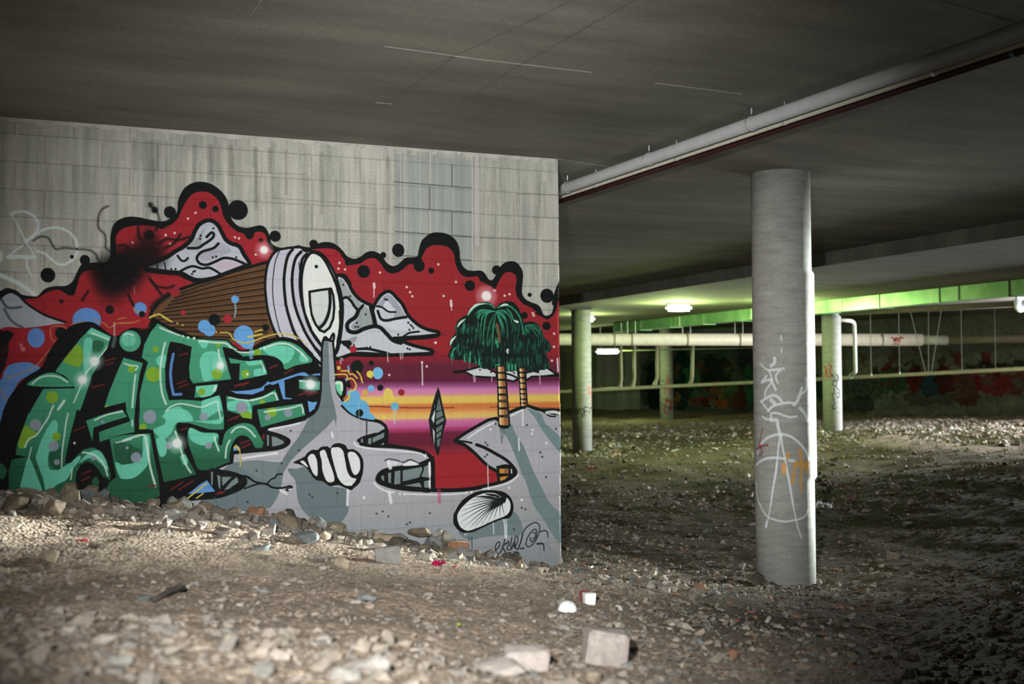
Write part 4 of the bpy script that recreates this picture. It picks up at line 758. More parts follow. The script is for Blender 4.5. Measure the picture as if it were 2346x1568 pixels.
def np_mesh(name, V, F_, smooth=False):
    me = bpy.data.meshes.new(name); k = F_.shape[1]; me.vertices.add(len(V)); me.loops.add(F_.size); me.polygons.add(len(F_))
    me.vertices.foreach_set('co', V.astype(np.float32).ravel()); me.loops.foreach_set('vertex_index', F_.astype(np.int32).ravel())
    me.polygons.foreach_set('loop_start', np.arange(0, F_.size, k, dtype=np.int32)); me.polygons.foreach_set('use_smooth', np.full(len(F_), smooth))
    me.update(calc_edges=True); return me
gt = NT('dirt', .96, .15); v = gt.coord(); so = gt.n('ShaderNodeSeparateXYZ'); gt.lk(v, so.inputs[0])
n1 = gt.noise(v, 1.1, 5, .6); n2 = gt.noise(v, 14, 6, .75); vo = gt.n('ShaderNodeTexVoronoi'); vo.inputs['Scale'].default_value = 42; gt.lk(v, vo.inputs['Vector'])
c_ = gt.ramp(n1, [(.3, (.285, .240, .192)), (.7, (.385, .332, .278))]); c_ = gt.mix(c_, gt.ramp(n2, [(.3, .65), (.7, 1.35)]), .9, 'MULTIPLY'); c_ = gt.mix(c_, gt.ramp(vo.outputs['Distance'], [(.05, 1.15), (.6, .72)]), 1.0, 'MULTIPLY'); vs2 = gt.n('ShaderNodeTexVoronoi'); vs2.inputs['Scale'].default_value = 26; gt.lk(v, vs2.inputs['Vector']); sep_ = gt.n('ShaderNodeSeparateColor'); gt.lk(vs2.outputs['Color'], sep_.inputs[0]); c_ = gt.mix(c_, gt.ramp(sep_.outputs[0], [(0, (.72, .70, .68)), (.5, (1, 1, 1)), (1, (1.35, 1.25, 1.15))]), .8, 'MULTIPLY')
lit_by_height = gt.ramp(gt.math('ADD', gt.math('MULTIPLY', so.outputs[2], 1.6), gt.math('MULTIPLY', gt.math('SUBTRACT', n1, .5), .5)), [(.12, (.31, .29, .245)), (.62, (1.30, 1.22, 1.18))])
c_ = gt.mix(c_, lit_by_height, 1.0, 'MULTIPLY')      # light put into the dirt colour: heap brightened, low floor shaded
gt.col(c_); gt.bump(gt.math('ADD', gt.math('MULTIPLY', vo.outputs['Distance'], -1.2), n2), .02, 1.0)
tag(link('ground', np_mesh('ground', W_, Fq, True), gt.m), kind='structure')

# ------------------------------------------------------------------ stones
def ground_hit(px, py):                         # where the sight line of a pixel meets the ground
    v = ray(px, py); v = v / float(v @ F0); prev = None
    for d in np.concatenate([np.linspace(2.2, 14, 240), np.linspace(14.1, 60, 300)]):
        p = CAM + v*d; u_, d_ = lat_dep(p[0], p[1])
        if p[2] < ground_z(np.array([u_]), np.array([d_]))[0]: return u_, d_
    return lat_dep(*(CAM + v*40)[:2])
KEEP = [(*ground_hit(1300, 1400), .12), (*ground_hit(1350, 1386), .09), (*ground_hit(1006, 1305), .08)]
def stone_points(seed, flat=.62, n=15):
    rs = np.random.RandomState(seed); p = rs.normal(size=(n, 3)); p /= np.linalg.norm(p, axis=1)[:, None]
    p *= rs.uniform(.8, 1.05, (n, 1)); p *= np.array([1, rs.uniform(.6, .95), flat * rs.uniform(.75, 1.15)]) * .5; return p
def hull(pts):
    bm = bmesh.new(); vs_ = [bm.verts.new(p) for p in pts]; r = bmesh.ops.convex_hull(bm, input=vs_)
    junk = [g for g in r['geom_interior'] if isinstance(g, bmesh.types.BMVert)] + [v for v in bm.verts if not v.link_faces]
    bmesh.ops.delete(bm, geom=list(set(junk)), context='VERTS'); bmesh.ops.triangulate(bm, faces=bm.faces); bmesh.ops.recalc_face_normals(bm, faces=bm.faces); return bm
def stone_arrays(seed, **k):
    bm = hull(stone_points(seed, **k)); bm.verts.ensure_lookup_table()
    V = np.array([v.co[:] for v in bm.verts]); F_ = np.array([[v.index for v in f.verts] for f in bm.faces]) if True else None; bm.free(); return V, F_
ST = []
for i in range(14):
    bm = hull(stone_points(100+i, n=11)); bm.verts.index_update(); ST.append((np.array([v.co[:] for v in bm.verts]), np.array([[v.index for v in f.verts] for f in bm.faces]))); bm.free()
def wall_block(u, d, r=.0):                     # keep stones out of the wall's body
    x = R0[0]*u + F0[0]*d; y = R0[1]*u + F0[1]*d
    return (y > WALL_Y - r) & (x < WALL_X1 + r)
def scatter(n, dlo, dhi, ulo, uhi, size, power=1.0, seed=1):
    rs = np.random.RandomState(seed); q = rs.rand(n) ** power; d = dlo + (dhi - dlo) * q; t = rs.rand(n); u = (ulo + (uhi - ulo) * t) * d
    s = size[0] * (size[1] / size[0]) ** (rs.rand(n) ** 2.2); s = s * (d / dlo) ** size[2]
    k = ~wall_block(u, d, .03); return np.c_[u[k], d[k], s[k]]
sc = [scatter(3800, 2.6, 10.5, -.50, .14, (.012, .06, .0), .8, 1), scatter(1700, 2.5, 4.6, -.50, .30, (.02, .10, .0), 1.0, 9), scatter(5600, 4.5, 13, .03, .47, (.018, .085, .1), .8, 2), scatter(6500, 11.5, 22, .0, .46, (.020, .095, .3), .8, 3),
      scatter(5200, 20, 42, .0, .45, (.04, .15, .35), .7, 4)]
rs = np.random.RandomState(77); n = 3000; q = rs.rand(n); wx = WALL_X0 + q * (WALL_LEN + .6); off = np.abs(rs.normal(0, .45, n)) + .03
P2 = np.c_[wx, WALL_Y - off]; uu, dd = P2[:, 0]*R0[0] + P2[:, 1]*R0[1], P2[:, 0]*F0[0] + P2[:, 1]*F0[1]
sc.append(np.c_[uu, dd, .04 + .11 * rs.rand(n) ** 2])
n = 620; wx = WALL_X0 + 1.6 + rs.rand(n) * (WALL_LEN - .9); off = .1 + np.abs(rs.normal(0, .75, n)); P2 = np.c_[wx, WALL_Y - off]
sc.append(np.c_[P2[:, 0]*R0[0] + P2[:, 1]*R0[1], P2[:, 0]*F0[0] + P2[:, 1]*F0[1], .06 + .10 * rs.rand(n) ** 2])
for (cu, cd, r_, n) in ((1.73, 31.1, 1.4, 500), (7.9, 31.2, 1.3, 500), (2.5, 11.78, .5, 200), (12, 31, 3.2, 2600), (3.4, 20, 1.2, 300), (5.6, 19.5, 1.4, 300)):
    a = rs.rand(n) * 6.283; r2 = np.sqrt(rs.rand(n)) * r_; sc.append(np.c_[cu + r2*np.cos(a), cd + r2*np.sin(a)*1.4, (.05 + .12*rs.rand(n)**2) * (cd/20)**.6])
SC = np.concatenate(sc)
for cu, cd, r_ in ((2.556, 11.8, .30), (1.73, 31.1, .27), (7.9, 31.2, .27), (5.4, 44, .27), *KEEP, (KEEP[0][0] - .02, KEEP[0][1] - .12, .10), (KEEP[1][0], KEEP[1][1] - .1, .08)): SC = SC[np.hypot(SC[:, 0]-cu, SC[:, 1]-cd) > r_]
GZ = ground_z(SC[:, 0], SC[:, 1])
PAL = np.array([(.155, .128, .095), (.20, .168, .125), (.12, .102, .078), (.25, .22, .175), (.165, .16, .145), (.30, .27, .23), (.23, .13, .08), (.13, .14, .135), (.42, .39, .34)])
PW = np.array([.22, .2, .16, .13, .1, .07, .05, .05, .02])
def build_mass(name, rows, z, seed):
    rs = np.random.RandomState(seed); Vs, Fs, Cs = [], [], []; base = 0
    kinds = rs.randint(0, len(ST), len(rows))
    for k in range(len(ST)):
        m = kinds == k; R = rows[m]; Z = z[m]; n = len(R)
        if n == 0: continue
        V0, F1 = ST[k]; a = rs.rand(n)*6.283; b = rs.normal(0, .35, n); ca, sa, cb, sb = np.cos(a), np.sin(a), np.cos(b), np.sin(b)
        P_ = V0[None] * R[:, 2, None, None] * np.stack([rs.uniform(.8, 1.5, n), np.ones(n), rs.uniform(.7, 1.25, n)], 1)[:, None]
        x, y, zz = P_[..., 0], P_[..., 1], P_[..., 2]; x2 = x*cb[:, None] + zz*sb[:, None]; z2 = -x*sb[:, None] + zz*cb[:, None]
        x3 = x2*ca[:, None] - y*sa[:, None]; y3 = x2*sa[:, None] + y*ca[:, None]
        cx = R0[0]*R[:, 0] + F0[0]*R[:, 1]; cy = R0[1]*R[:, 0] + F0[1]*R[:, 1]
        W = np.stack([x3 + cx[:, None], y3 + cy[:, None], z2 + (Z + R[:, 2]*.10)[:, None]], -1)
        nv = len(V0); Vs.append(W.reshape(-1, 3)); Fs.append((F1[None] + (np.arange(n)*nv)[:, None, None] + base).reshape(-1, 3)); base += n*nv
        c = PAL[rs.choice(len(PAL), n, p=PW)] * rs.uniform(.75, 1.2, (n, 1)); hi = np.clip((Z - .1) / .5, 0, 1)[:, None] * .72; c = c * (1 - hi) + np.array([.205, .174, .150]) * rs.uniform(.75, 1.25, (n, 1)) * hi; Cs.append(np.repeat(c, len(F1), 0))
    V = np.concatenate(Vs); F_ = np.concatenate(Fs); C = np.concatenate(Cs); me = np_mesh(name, V, F_)
    at = me.attributes.new('stone_colour', 'FLOAT_COLOR', 'FACE'); at.data.foreach_set('color', np.c_[C, np.ones(len(C))].astype(np.float32).ravel()); return me
mm = NT('gravel_stone', .9, .3); ac = mm.n('ShaderNodeAttribute', attribute_name='stone_colour'); f = mm.noise(mm.coord(), 30, 4, .7)
mm.col(mm.mix(ac.outputs['Color'], mm.ramp(f, [(.3, .7), (.7, 1.3)]), .9, 'MULTIPLY'))
tag(link('loose_gravel', build_mass('loose_gravel', SC, GZ, 5), mm.m), 'loose brown and grey gravel strewn over the whole ground', 'gravel', kind='stuff')

STONE_COL = dict(brown=(.22, .175, .125), tan=(.32, .265, .195), grey=(.225, .22, .205), orange=(.33, .17, .10), blue=(.175, .19, .19), pale=(.37, .345, .315), dark=(.11, .095, .075), pink=(.36, .31, .285))
M_ST = {}
for k, c in STONE_COL.items():
    nt = NT('stone_' + k, .9, .3); v = nt.coord(); f = nt.noise(v, 5, 6, .75); g = nt.noise(v, 26, 4, .7)
    cc = nt.ramp(f, [(.3, tuple(x*.68 for x in c)), (.7, tuple(x*1.3 for x in c))]); oi = nt.n('ShaderNodeObjectInfo')
    cc = nt.mix(cc, nt.ramp(oi.outputs['Random'], [(0, .8), (1, 1.2)]), 1.0, 'MULTIPLY'); nt.col(cc); nt.bump(g, .03, .6); M_ST[k] = nt.m
STM = {}
def stone_mesh(kind, i, col):
    key = (kind, i, col)
    if key not in STM:
        if kind == 'block':
            r_ = np.random.RandomState(700 + i); bm = hull([np.array([x, y, z]) * .5 * np.array([1, .85, .9]) + r_.normal(0, .065, 3) for x in (-1, 1) for y in (-1, 1) for z in (-1, 1)] + [np.array([0, -.47, .1]), np.array([.1, 0, .50])])
        else: bm = hull(stone_points(300 + i, flat=dict(chunk=.8, slab=.4, long=.5)[kind], n=20))
        if kind == 'long':
            for v in bm.verts: v.co.y *= .55
        bmesh.ops.bevel(bm, geom=[e for e in bm.edges if e.calc_face_angle(0) > .5], offset=.05 if kind == 'block' else .02, segments=2 if kind == 'block' else 1, affect='EDGES')
        me = bm_mesh('rock', bm); me.materials.append(M_ST[col]); STM[key] = me
    return STM[key]
def put_stone(u, d, size, col, kind='chunk', i=0, rot=None, sc_=(1, 1, 1), label=None, group=None, sink=.22, tilt=.3, name='rock'):
    o = link(name, stone_mesh(kind, i, col)); z = float(ground_z(np.array([u]), np.array([d]))[0]); p = LD(u, d, z + size*sc_[2]*(.30 - sink*.5)*(.8 if kind in ('chunk', 'block') else .4))
    p[2] += max(0, .10 - .3*abs(WALL_Y - p[1])) * random.random() if p[0] < WALL_X1 and WALL_Y - p[1] > 0 else 0; o.location = p; o.scale = (size*sc_[0], size*sc_[1], size*sc_[2]); o.rotation_euler = (random.uniform(-tilt, tilt), random.uniform(-tilt, tilt), random.uniform(0, 6.28) if rot is None else rot - math.pi/2 + YAW)
    tag(o, label, 'rock', group); return o
def px_stone(x, y, w, col, kind='chunk', label=None, **kw):
    """a stone whose foot stands at pixel (x, y) and shows about w pixels wide"""
    u, d = ground_hit(x, y); p = LD(u, d); lift = 0.0
    if p[1] > WALL_Y - .10 and p[0] < WALL_X1:        # against the wall: rest it on the bank just in front of the blocks
        v = ray(x, y); q = CAM + v * ((WALL_Y - .10) / v[1]); u, d = lat_dep(q[0], q[1]); lift = max(0.0, q[2] - float(ground_z(np.array([u]), np.array([d]))[0]))
    o = put_stone(u, d, w * d / FPX * 1.08, col, kind, label=label, **kw); o.location.z += min(lift, .12); return o
rr = random.Random(21)
SPECIAL = [
 (1385, 1524, 104, 'pink', 'block', 3, (.85, .8, .98), 'big upright pinkish boulder at the bottom with a dark shadow on its right side'),
 (1205, 1532, 92, 'pink', 'block', 5, (1.0, .8, .75), 'large pinkish split rock with a pale broken edge left of the upright boulder'),
 (1150, 1545, 120, 'pink', 'slab', 7, (1.3, .9, 1.1), 'broad flat pink-brown slab lying left of the split rock'),
 (850, 1545, 112, 'pale', 'long', 2, (1.3, 1, 1), 'long pale slanting stone at the bottom edge of the picture'),
 (790, 1562, 70, 'pale', 'chunk', 6, (1.2, 1, .7), 'blurred whitish stone just left of the long pale slanting stone'),
 (272, 1535, 62, 'pale', 'chunk', 4, (1.1, 1, .8), 'blurred white stone alone in the brown dirt at bottom left'),
 (600, 1550, 80, 'pale', 'slab', 1, (1.2, 1, 1), 'pale sandy slab in the dirt at the bottom, right of the white stone'),
 (1048, 1272, 52, 'orange', 'block', 8, (.8, .7, .85), 'orange-brown brick fragment against the foot of the mural wall'),
 (1018, 1262, 50, 'dark', 'chunk', 9, (1, 1, 1.1), 'dark brown rock touching the orange brick fragment'),
 (1005, 1236, 30, 'pale', 'chunk', 2, (1, 1, 1), 'small pale rock at the wall foot left of the dark brown rock'),
 (960, 1246, 66, 'brown', 'slab', 4, (1.2, .7, .9), 'brown tilted slab leaning on the wall foot below the painted pool'),
 (890, 1290, 62, 'grey', 'block', 1, (.8, .8, .9), 'grey blocky rock in the bank with a brown rock on top of it'),
 (882, 1252, 56, 'tan', 'block', 2, (.95, .8, .6), 'tan squarish rock lying on top of the grey blocky rock'),
 (833, 1236, 26, 'pale', 'long', 3, (1, 1, 1.6), 'slender upright pale stone at the foot of the wall'),
 (700, 1240, 58, 'blue', 'slab', 6, (1.1, 1, 1.3), 'light blue-grey wedge-shaped rock in the rubble bank'),
 (665, 1215, 62, 'brown', 'chunk', 10, (1, 1, 1), 'big brown rock with a tan right face below the painted crack'),
 (740, 1240, 42, 'tan', 'chunk', 5, (1, 1, 1), 'tan round rock right of the blue-grey wedge'),
 (600, 1262, 56, 'blue', 'slab', 8, (1, 1, 1), 'grey-green flat rock low on the rubble bank'),
 (400, 1190, 52, 'grey', 'chunk', 11, (1, 1, 1), 'rounded grey rock at the wall foot below the black paint'),
 (125, 1180, 66, 'brown', 'chunk', 12, (1.1, 1, 1), 'brown lump of rock against the wall under the green letters'),
 (35, 1170, 90, 'brown', 'chunk', 13, (1.2, 1, .9), 'leftmost large brown rock of the bank at the edge of the photo'),
 (115, 1290, 60, 'tan', 'chunk', 0, (1, 1, .8), 'blurred tan rock alone in the dirt on the left'),
 (840, 1375, 56, 'blue', 'slab', 9, (1.1, 1, .9), 'flat blue-grey rock half buried in the open dirt'),
 (330, 1378, 46, 'blue', 'chunk', 7, (1.2, 1, .7), 'bluish round rock left of the dark stick'),
 (780, 1305, 46, 'tan', 'chunk', 4, (1, 1, 1), 'light tan rock at the lower edge of the bank'),
 (1170, 1285, 66, 'dark', 'slab', 11, (1.2, 1, 1.1), 'dark slab covering the foot of the painted signature'),
 (1440, 1535, 34, 'blue', 'chunk', 9, (1, 1, 1), 'bluish grey stone at the right foot of the upright boulder'),
 (1360, 1560, 60, 'tan', 'slab', 3, (1, 1, 1.4), 'tan pointed stone below the upright boulder'),
 (1480, 1330, 28, 'grey', 'long', 4, (1, 1, 1.6), 'thin grey splinter of stone standing right of the white cup'),
 (1610, 1440, 34, 'blue', 'slab', 2, (1, 1, 1.2), 'smooth blue-grey oval stone below left of the big column'),
 (1635, 1424, 18, 'pale', 'long', 5, (1, 1, 1.8), 'narrow pale stone standing beside the blue-grey oval stone'),
 (1675, 1508, 40, 'orange', 'chunk', 3, (1, 1, .8), 'orange brick lump in the gravel in front of the big column'),
 (1675, 1428, 40, 'orange', 'slab', 5, (1.2, 1, .8), 'flat reddish brick piece above the orange brick lump'),
 (1840, 1520, 36, 'pale', 'long', 7, (1.2, 1, 1), 'elongated whitish stone in the gravel below the big column'),
 (1885, 1515, 20, 'pale', 'chunk', 3, (1, 1, 1), 'small white stone right of the elongated whitish stone'),
 (1797, 1458, 30, 'tan', 'slab', 10, (1.2, .7, 1), 'tan triangular chip in the gravel just below the big column'),
 (1842, 1440, 18, 'tan', 'long', 9, (1, 1, 2), 'upright tan sliver standing below the foot of the big column'),
 (1990, 1442, 30, 'tan', 'slab', 11, (1.2, 1, .8), 'tan flake in the dark gravel right of the big column'),
 (2110, 1475, 26, 'blue', 'chunk', 6, (1, .8, 1.3), 'blue-green stone standing in the dark gravel at lower right'),
 (2045, 1284, 22, 'tan', 'block', 2, (1, .9, 1.1), 'pale yellow squarish stone alone in the dark ground right of the column'),
 (1700, 1300, 24, 'pale', 'chunk', 8, (1.1, 1, .9), 'whitish stone left of the big column near its foot'),
 (1324, 1130, 14, 'pale', 'chunk', 9, (1, 1, .9), 'white stone by the end of the mural wall'),
 (1304, 1136, 12, 'tan', 'chunk', 10, (1, 1, .8), 'small cream stone left of the white stone by the wall end'),
 (1355, 1155, 14, 'pale', 'chunk', 11, (1, 1, 1), 'pale pointed stone below the white stone by the wall end'),
 (2080, 1205, 26, 'pale', 'slab', 8, (1.2, 1, 1), 'white-tipped stone in the middle of the dark ground at right'),
 (1702, 1190, 16, 'tan', 'slab', 1, (1, 1, 1), 'pale chip beside the painted ring of the big column'),
]
for (x, y, w, col, kd, i, s3, lab) in SPECIAL: px_stone(x, y, w, col, kd, label=lab, i=i, sc_=s3, tilt=.12 if kd == 'block' else .25, rot=.12 if kd == 'block' else None)
names = dict(brown='brown', tan='tan', grey='grey', blue='blue-grey', pale='pale', dark='dark brown', orange='orange-brown', pink='pinkish')
ZONES = [(260, 'below the mint block letter'), (430, 'under the dark green letter'), (560, 'below the blue paint wedge'), (700, 'under the painted crack'), (800, 'below the striped shell'), (900, 'below the shell shadow'), (1000, 'under the painted pool wall'), (1110, 'left of the painted signature'), (1400, 'at the wall end')]
SIZES = ((.12, 'small'), (.17, 'medium'), (9, 'large'))
def px_of(p):
    q = np.array(p) - CAM; return CXP + FPX * float(q @ BAS[3]) / float(q @ BAS[2]), CYP - FPX * float(q @ BAS[4]) / float(q @ BAS[2])
def word(table, v):
    for k, w in table:
        if v < k: return w
def bank_stones(n):
    for k in range(n):
        q = (k + rr.random()) / n; X = WALL_X0 + .75 + q * (WALL_LEN - .55); off = .05 + abs(rr.gauss(0, .30)); u, d = lat_dep(X, WALL_Y - off)
        col = rr.choices(['brown', 'tan', 'grey', 'dark', 'orange', 'blue'], [.38, .2, .14, .16, .05, .07])[0]; s = rr.uniform(.09, .235) * (1 if off < .5 else .7); kd = rr.choice(['chunk', 'slab', 'chunk'])
        px, py = px_of(LD(u, d, .5)); s_lab = s * (.62 if px > 1090 else 1); wh = 'touching the wall' if off < .18 else ('just off the wall' if off < .4 else 'out on the slope')
        lab = f"{word(SIZES, s_lab)} {names[col]} {'lump' if kd == 'chunk' else 'flat rock'} {wh} {word(ZONES, px)}"
        if px > 1090: s *= .62
        put_stone(u, d, s, col, kd, rr.randrange(14), sc_=(rr.uniform(.8, 1.2), rr.uniform(.8, 1.1), rr.uniform(.8, 1.2)), label=lab, group='rocks of the bank by the mural wall: ' + lab, tilt=.6)
bank_stones(128)
NEARZ = [(250, 'near the left edge'), (520, 'below the dark stick'), (780, 'left of the long pale stone'), (980, 'right of the long pale stone'), (1180, 'by the broad pink-brown slab'), (1330, 'by the split rock'), (9999, 'by the upright boulder')]
ROWS = [(1300, 'high on'), (1380, 'halfway up'), (1460, 'low on'), (9999, 'at the bottom of')]
for k in range(44):
    u = rr.uniform(-1.5, 1.1); d = rr.uniform(3.5, 6.2); col = rr.choices(['tan', 'pink', 'grey', 'brown', 'pale', 'blue'], [.25, .25, .16, .16, .1, .08])[0]; kd = rr.choice(['chunk', 'slab'])
    px, py = px_of(LD(u, d, float(ground_z(np.array([u]), np.array([d]))[0])))
    lab = f"{names[col]} {'rounded stone' if kd == 'chunk' else 'flat stone'} {word(ROWS, py)} the near slope {word(NEARZ, px)}"
    put_stone(u, d, rr.uniform(.035, .085), col, kd, rr.randrange(14), label=lab, group='stones of the near slope: ' + lab, sink=.8)
for k in range(16):
    a = rr.uniform(-2.9, .3); rad = rr.uniform(.30, .46); u, d = 2.556 + rad*math.cos(a), 11.8 + rad*math.sin(a)*1.0
    col = rr.choice(['dark', 'brown', 'dark', 'tan']); side = 'left' if math.cos(a) < -.35 else ('right' if math.cos(a) > .35 else 'front')
    put_stone(u, d, rr.uniform(.09, .17), col, rr.choice(['chunk', 'slab']), rr.randrange(14), label=f"{names[col]} rock banked against the {side} of the big column's foot", group=f'{names[col]} rocks at the {side} of the big column foot', tilt=.6)
RZ = [(1400, 'beyond the wall end'), (1520, 'right of the white cup'), (1640, 'left of the orange brick lump'), (1740, 'left of the big column'), (1880, 'in front of the big column'), (2050, 'right of the big column'), (2200, 'in the dark gravel at right'), (9999, 'near the right edge')]
RR = [(1330, 'high up'), (1420, 'midway'), (1500, 'low down'), (9999, 'at the very bottom')]
SHP = dict(chunk='rounded stone', slab='flat stone', long='splinter')
for k in range(70):
    d = rr.uniform(6.5, 13); u = rr.uniform(.09, .42) * d
    if abs(u - 2.55) < .4 and abs(d - 11.8) < .4: continue
    if any(math.hypot(u - k0, d - k1) < .3 for k0, k1, k2 in KEEP): continue
    col = rr.choices(['tan', 'grey', 'brown', 'pale', 'dark', 'blue'], [.28, .16, .26, .08, .14, .08])[0]; kd = rr.choice(['chunk', 'slab', 'long'])
    px, py = px_of(LD(u, d, float(ground_z(np.array([u]), np.array([d]))[0]))); lab = f"{names[col]} {SHP[kd]} {word(RR, py)} in the hollow {word(RZ, px)}"
    put_stone(u, d, rr.uniform(.045, .105), col, kd, rr.randrange(14), label=lab, group='stones of the gravel hollow: ' + lab, tilt=.6)
# ------------------------------------------------------------------ columns
def cyl_hit(px, py, c, r):
    v = ray(px, py); a = v[0]**2 + v[1]**2; b = -2*(v[0]*c[0] + v[1]*c[1]); k = c[0]**2 + c[1]**2 - r*r; disc = b*b - 4*a*k
    t = (-b - math.sqrt(max(disc, 0))) / (2*a); return CAM + v*t
def make_column(cx_px, base_py, d, w_top, ztop, label, strokes, segs=None, res=220, name='concrete_column', tint=(.33, .335, .31)):
    c = at_depth(cx_px, base_py, d); r = w_top / 2 * d / FPX; zfoot = c[2]; phi0 = math.atan2(-c[1], -c[0])
    H0 = zfoot - .5; Hh = ztop - H0
    def m(px, py):
        p = cyl_hit(px, py, c, r); a = math.atan2(p[1]-c[1], p[0]-c[0]) - phi0; a = (a + math.pi) % (2*math.pi) - math.pi
        return (a / math.pi * .5 + .5) * res * 2*math.pi*r, (p[2] - H0) * res
    s_ = res * d / FPX
    cv = Canvas(int(res*2*math.pi*r), int(res*Hh), m, lambda x, y: (s_, s_)); strokes(cv)
    im = make_image(name + '_marks', cv.rgb, cv.a)
    root = empty(name, (c[0], c[1], zfoot)); tag(root, label, 'column')
    nt = NT(name, .85, .3); tc = nt.n('ShaderNodeTexCoord'); tc.object = root; o = tc.outputs['Object']; s = nt.n('ShaderNodeSeparateXYZ'); nt.lk(o, s.inputs[0])
    mp = nt.n('ShaderNodeMapping'); mp.inputs['Scale'].default_value = (1.5, 1.5, 9); nt.lk(o, mp.inputs[0]); ring = nt.noise(mp.outputs[0], 2.2, 4, .6); f = nt.noise(o, 40, 4, .7); big = nt.noise(o, 2.2, 4, .6)
    b = nt.ramp(ring, [(.3, tuple(x*.80 for x in tint)), (.5, tint), (.7, tuple(x*1.12 for x in tint))]); b = nt.mix(b, nt.ramp(f, [(.3, .85), (.7, 1.12)]), .8, 'MULTIPLY'); b = nt.mix(b, nt.ramp(big, [(.35, .86), (.7, 1.1)]), .8, 'MULTIPLY')
    # painted marks, wrapped by the angle round the column
    ang = nt.math('SUBTRACT', nt.math('ARCTAN2', s.outputs[1], s.outputs[0]), phi0); ang = nt.math('SUBTRACT', nt.math('FLOORED_MODULO', nt.math('ADD', ang, 3*math.pi), 2*math.pi), math.pi)
    u = nt.math('ADD', nt.math('DIVIDE', ang, 2*math.pi), .5); vv = nt.math('DIVIDE', nt.math('ADD', s.outputs[2], .5), Hh)
    c2, _ = painted(nt, b, im, u, vv); nt.col(c2); nt.bump(f, .004, .5)
    bm = bmesh.new(); n = 64
    prof = segs or [(-.5, 0, 0), (ztop - zfoot, 0, 0)]
    rings = []
    for (z, dr, sh) in prof:
        off = R0 * sh; rings.append([bm.verts.new((c[0] + off[0] + (r+dr)*math.cos(2*math.pi*k/n), c[1] + off[1] + (r+dr)*math.sin(2*math.pi*k/n), zfoot + z)) for k in range(n)])
    for a, b_ in zip(rings[:-1], rings[1:]):
        for k in range(n): bm.faces.new((a[k], a[(k+1) % n], b_[(k+1) % n], b_[k]))
    bm.faces.new(rings[0][::-1]); bm.faces.new(rings[-1]); me = bm_mesh('shaft', bm)
    me.polygons.foreach_set('use_smooth', [len(p.vertices) == 4 for p in me.polygons]); child('shaft', me, nt.m, root)
    return root, c, r
def hw(s_): return [tuple(float(q) for q in t.split(',')) for t in s_.split()]
def K(ox, oy, k, s_): return [(ox + float(t.split(',')[0])/k, oy + float(t.split(',')[1])/k) for t in s_.split()]
def marks_main(cv):
    W = (226, 232, 236)
    t = lambda s_: K(1680, 760, 3.92, s_); b = lambda s_: K(1680, 1060, 4.355, s_)
    for s_, w in (("245,290 280,330 325,360 345,430 335,450", 3.4), ("370,240 370,280 340,310", 6), ("320,350 380,345 450,335", 5), ("420,350 385,390 385,430 400,465", 3.6), ("300,400 255,460 300,440 345,430", 4.4), ("345,440 380,525", 4.6), ("335,470 300,520 285,560 290,600", 3.6), ("250,630 300,600 350,575 400,590 440,640", 5), ("250,630 290,680 315,715", 3.6), ("330,620 370,650 375,640 340,605", 4), ("315,715 360,670 430,650 500,640 540,650", 5),
                  ("540,660 570,620 590,560 605,510", 6), ("605,560 640,520 640,420", 5), ("590,690 630,740 650,800", 6), ("265,765 300,790 340,780 340,740 390,735 450,755 500,770 560,765", 4), ("340,800 390,800 400,850 420,930", 6), ("420,930 405,1040 395,1150 380,1270 355,1400 335,1560", 3.6), ("430,930 440,1040 460,1130 490,1290 510,1400 535,1560", 3.6),
                  ("215,1100 240,1030 290,970 360,935 440,925 520,950 590,1010 640,1080 665,1150", 5), ("205,1200 250,1165 310,1140 390,1135 460,1145", 5), ("500,1160 540,1165", 5), ("205,1210 200,1300 205,1420 225,1520 250,1568", 3)):
        cv.line(t(s_), w * 1.25, W, .72, soft=2.4)
    for s_, w in (("435,0 425,120 400,240 380,370 355,520 325,645", 3), ("520,60 550,180 580,340 605,480 640,640 680,760", 3), ("230,200 240,350 280,460 340,540 400,570 500,590 600,580 700,550 745,480", 3.6), ("330,600 325,645", 6)): cv.line(b(s_), w * 1.25, W, .72, soft=2.4)
    cv.line(t("430,30 435,300 440,700 450,880"), 3, (170, 170, 168), .45, soft=2)
    cv.line(t("430,40 430,80"), 4, W, .7, soft=2); cv.line(t("432,160 432,190"), 4, W, .7, soft=2)
    O = (206, 150, 60)
    for s_, w in (("490,1090 490,1140", 6), ("590,1070 600,1150 610,1190", 8), ("560,1190 620,1200 640,1210", 8), ("610,1200 600,1300 615,1440", 6), ("560,1180 540,1260 530,1360", 7), ("455,1200 450,1270", 9), ("650,1180 650,1260", 10)): cv.line(t(s_), w, O, .8, soft=4)
    cv.line(t("450,1200 448,1265"), 7, (224, 160, 110), .8, soft=4)
    R = (130, 38, 42)
    for s_, w in (("265,870 245,960 235,1040", 3), ("215,1060 260,1030 310,1020", 5), ("240,1020 260,1080 240,1120", 4)): cv.line(t(s_), w, R, .8, soft=3)
    cv.line(t("200,840 205,960"), 4, (40, 90, 70), .5, soft=4)
SEG = [(-.5, 0, 0), (1.02, 0, 0), (1.05, .012, .010), (2.93, .012, .010), (2.96, 0, 0), (CEIL_Z - (CAM_Z - 1.97) + .02, 0, 0)]
make_column(1801, 1352, 11.8, 134, CEIL_Z + .02, 'big round concrete column in front, sprayed with a white circled A', marks_main, SEG)
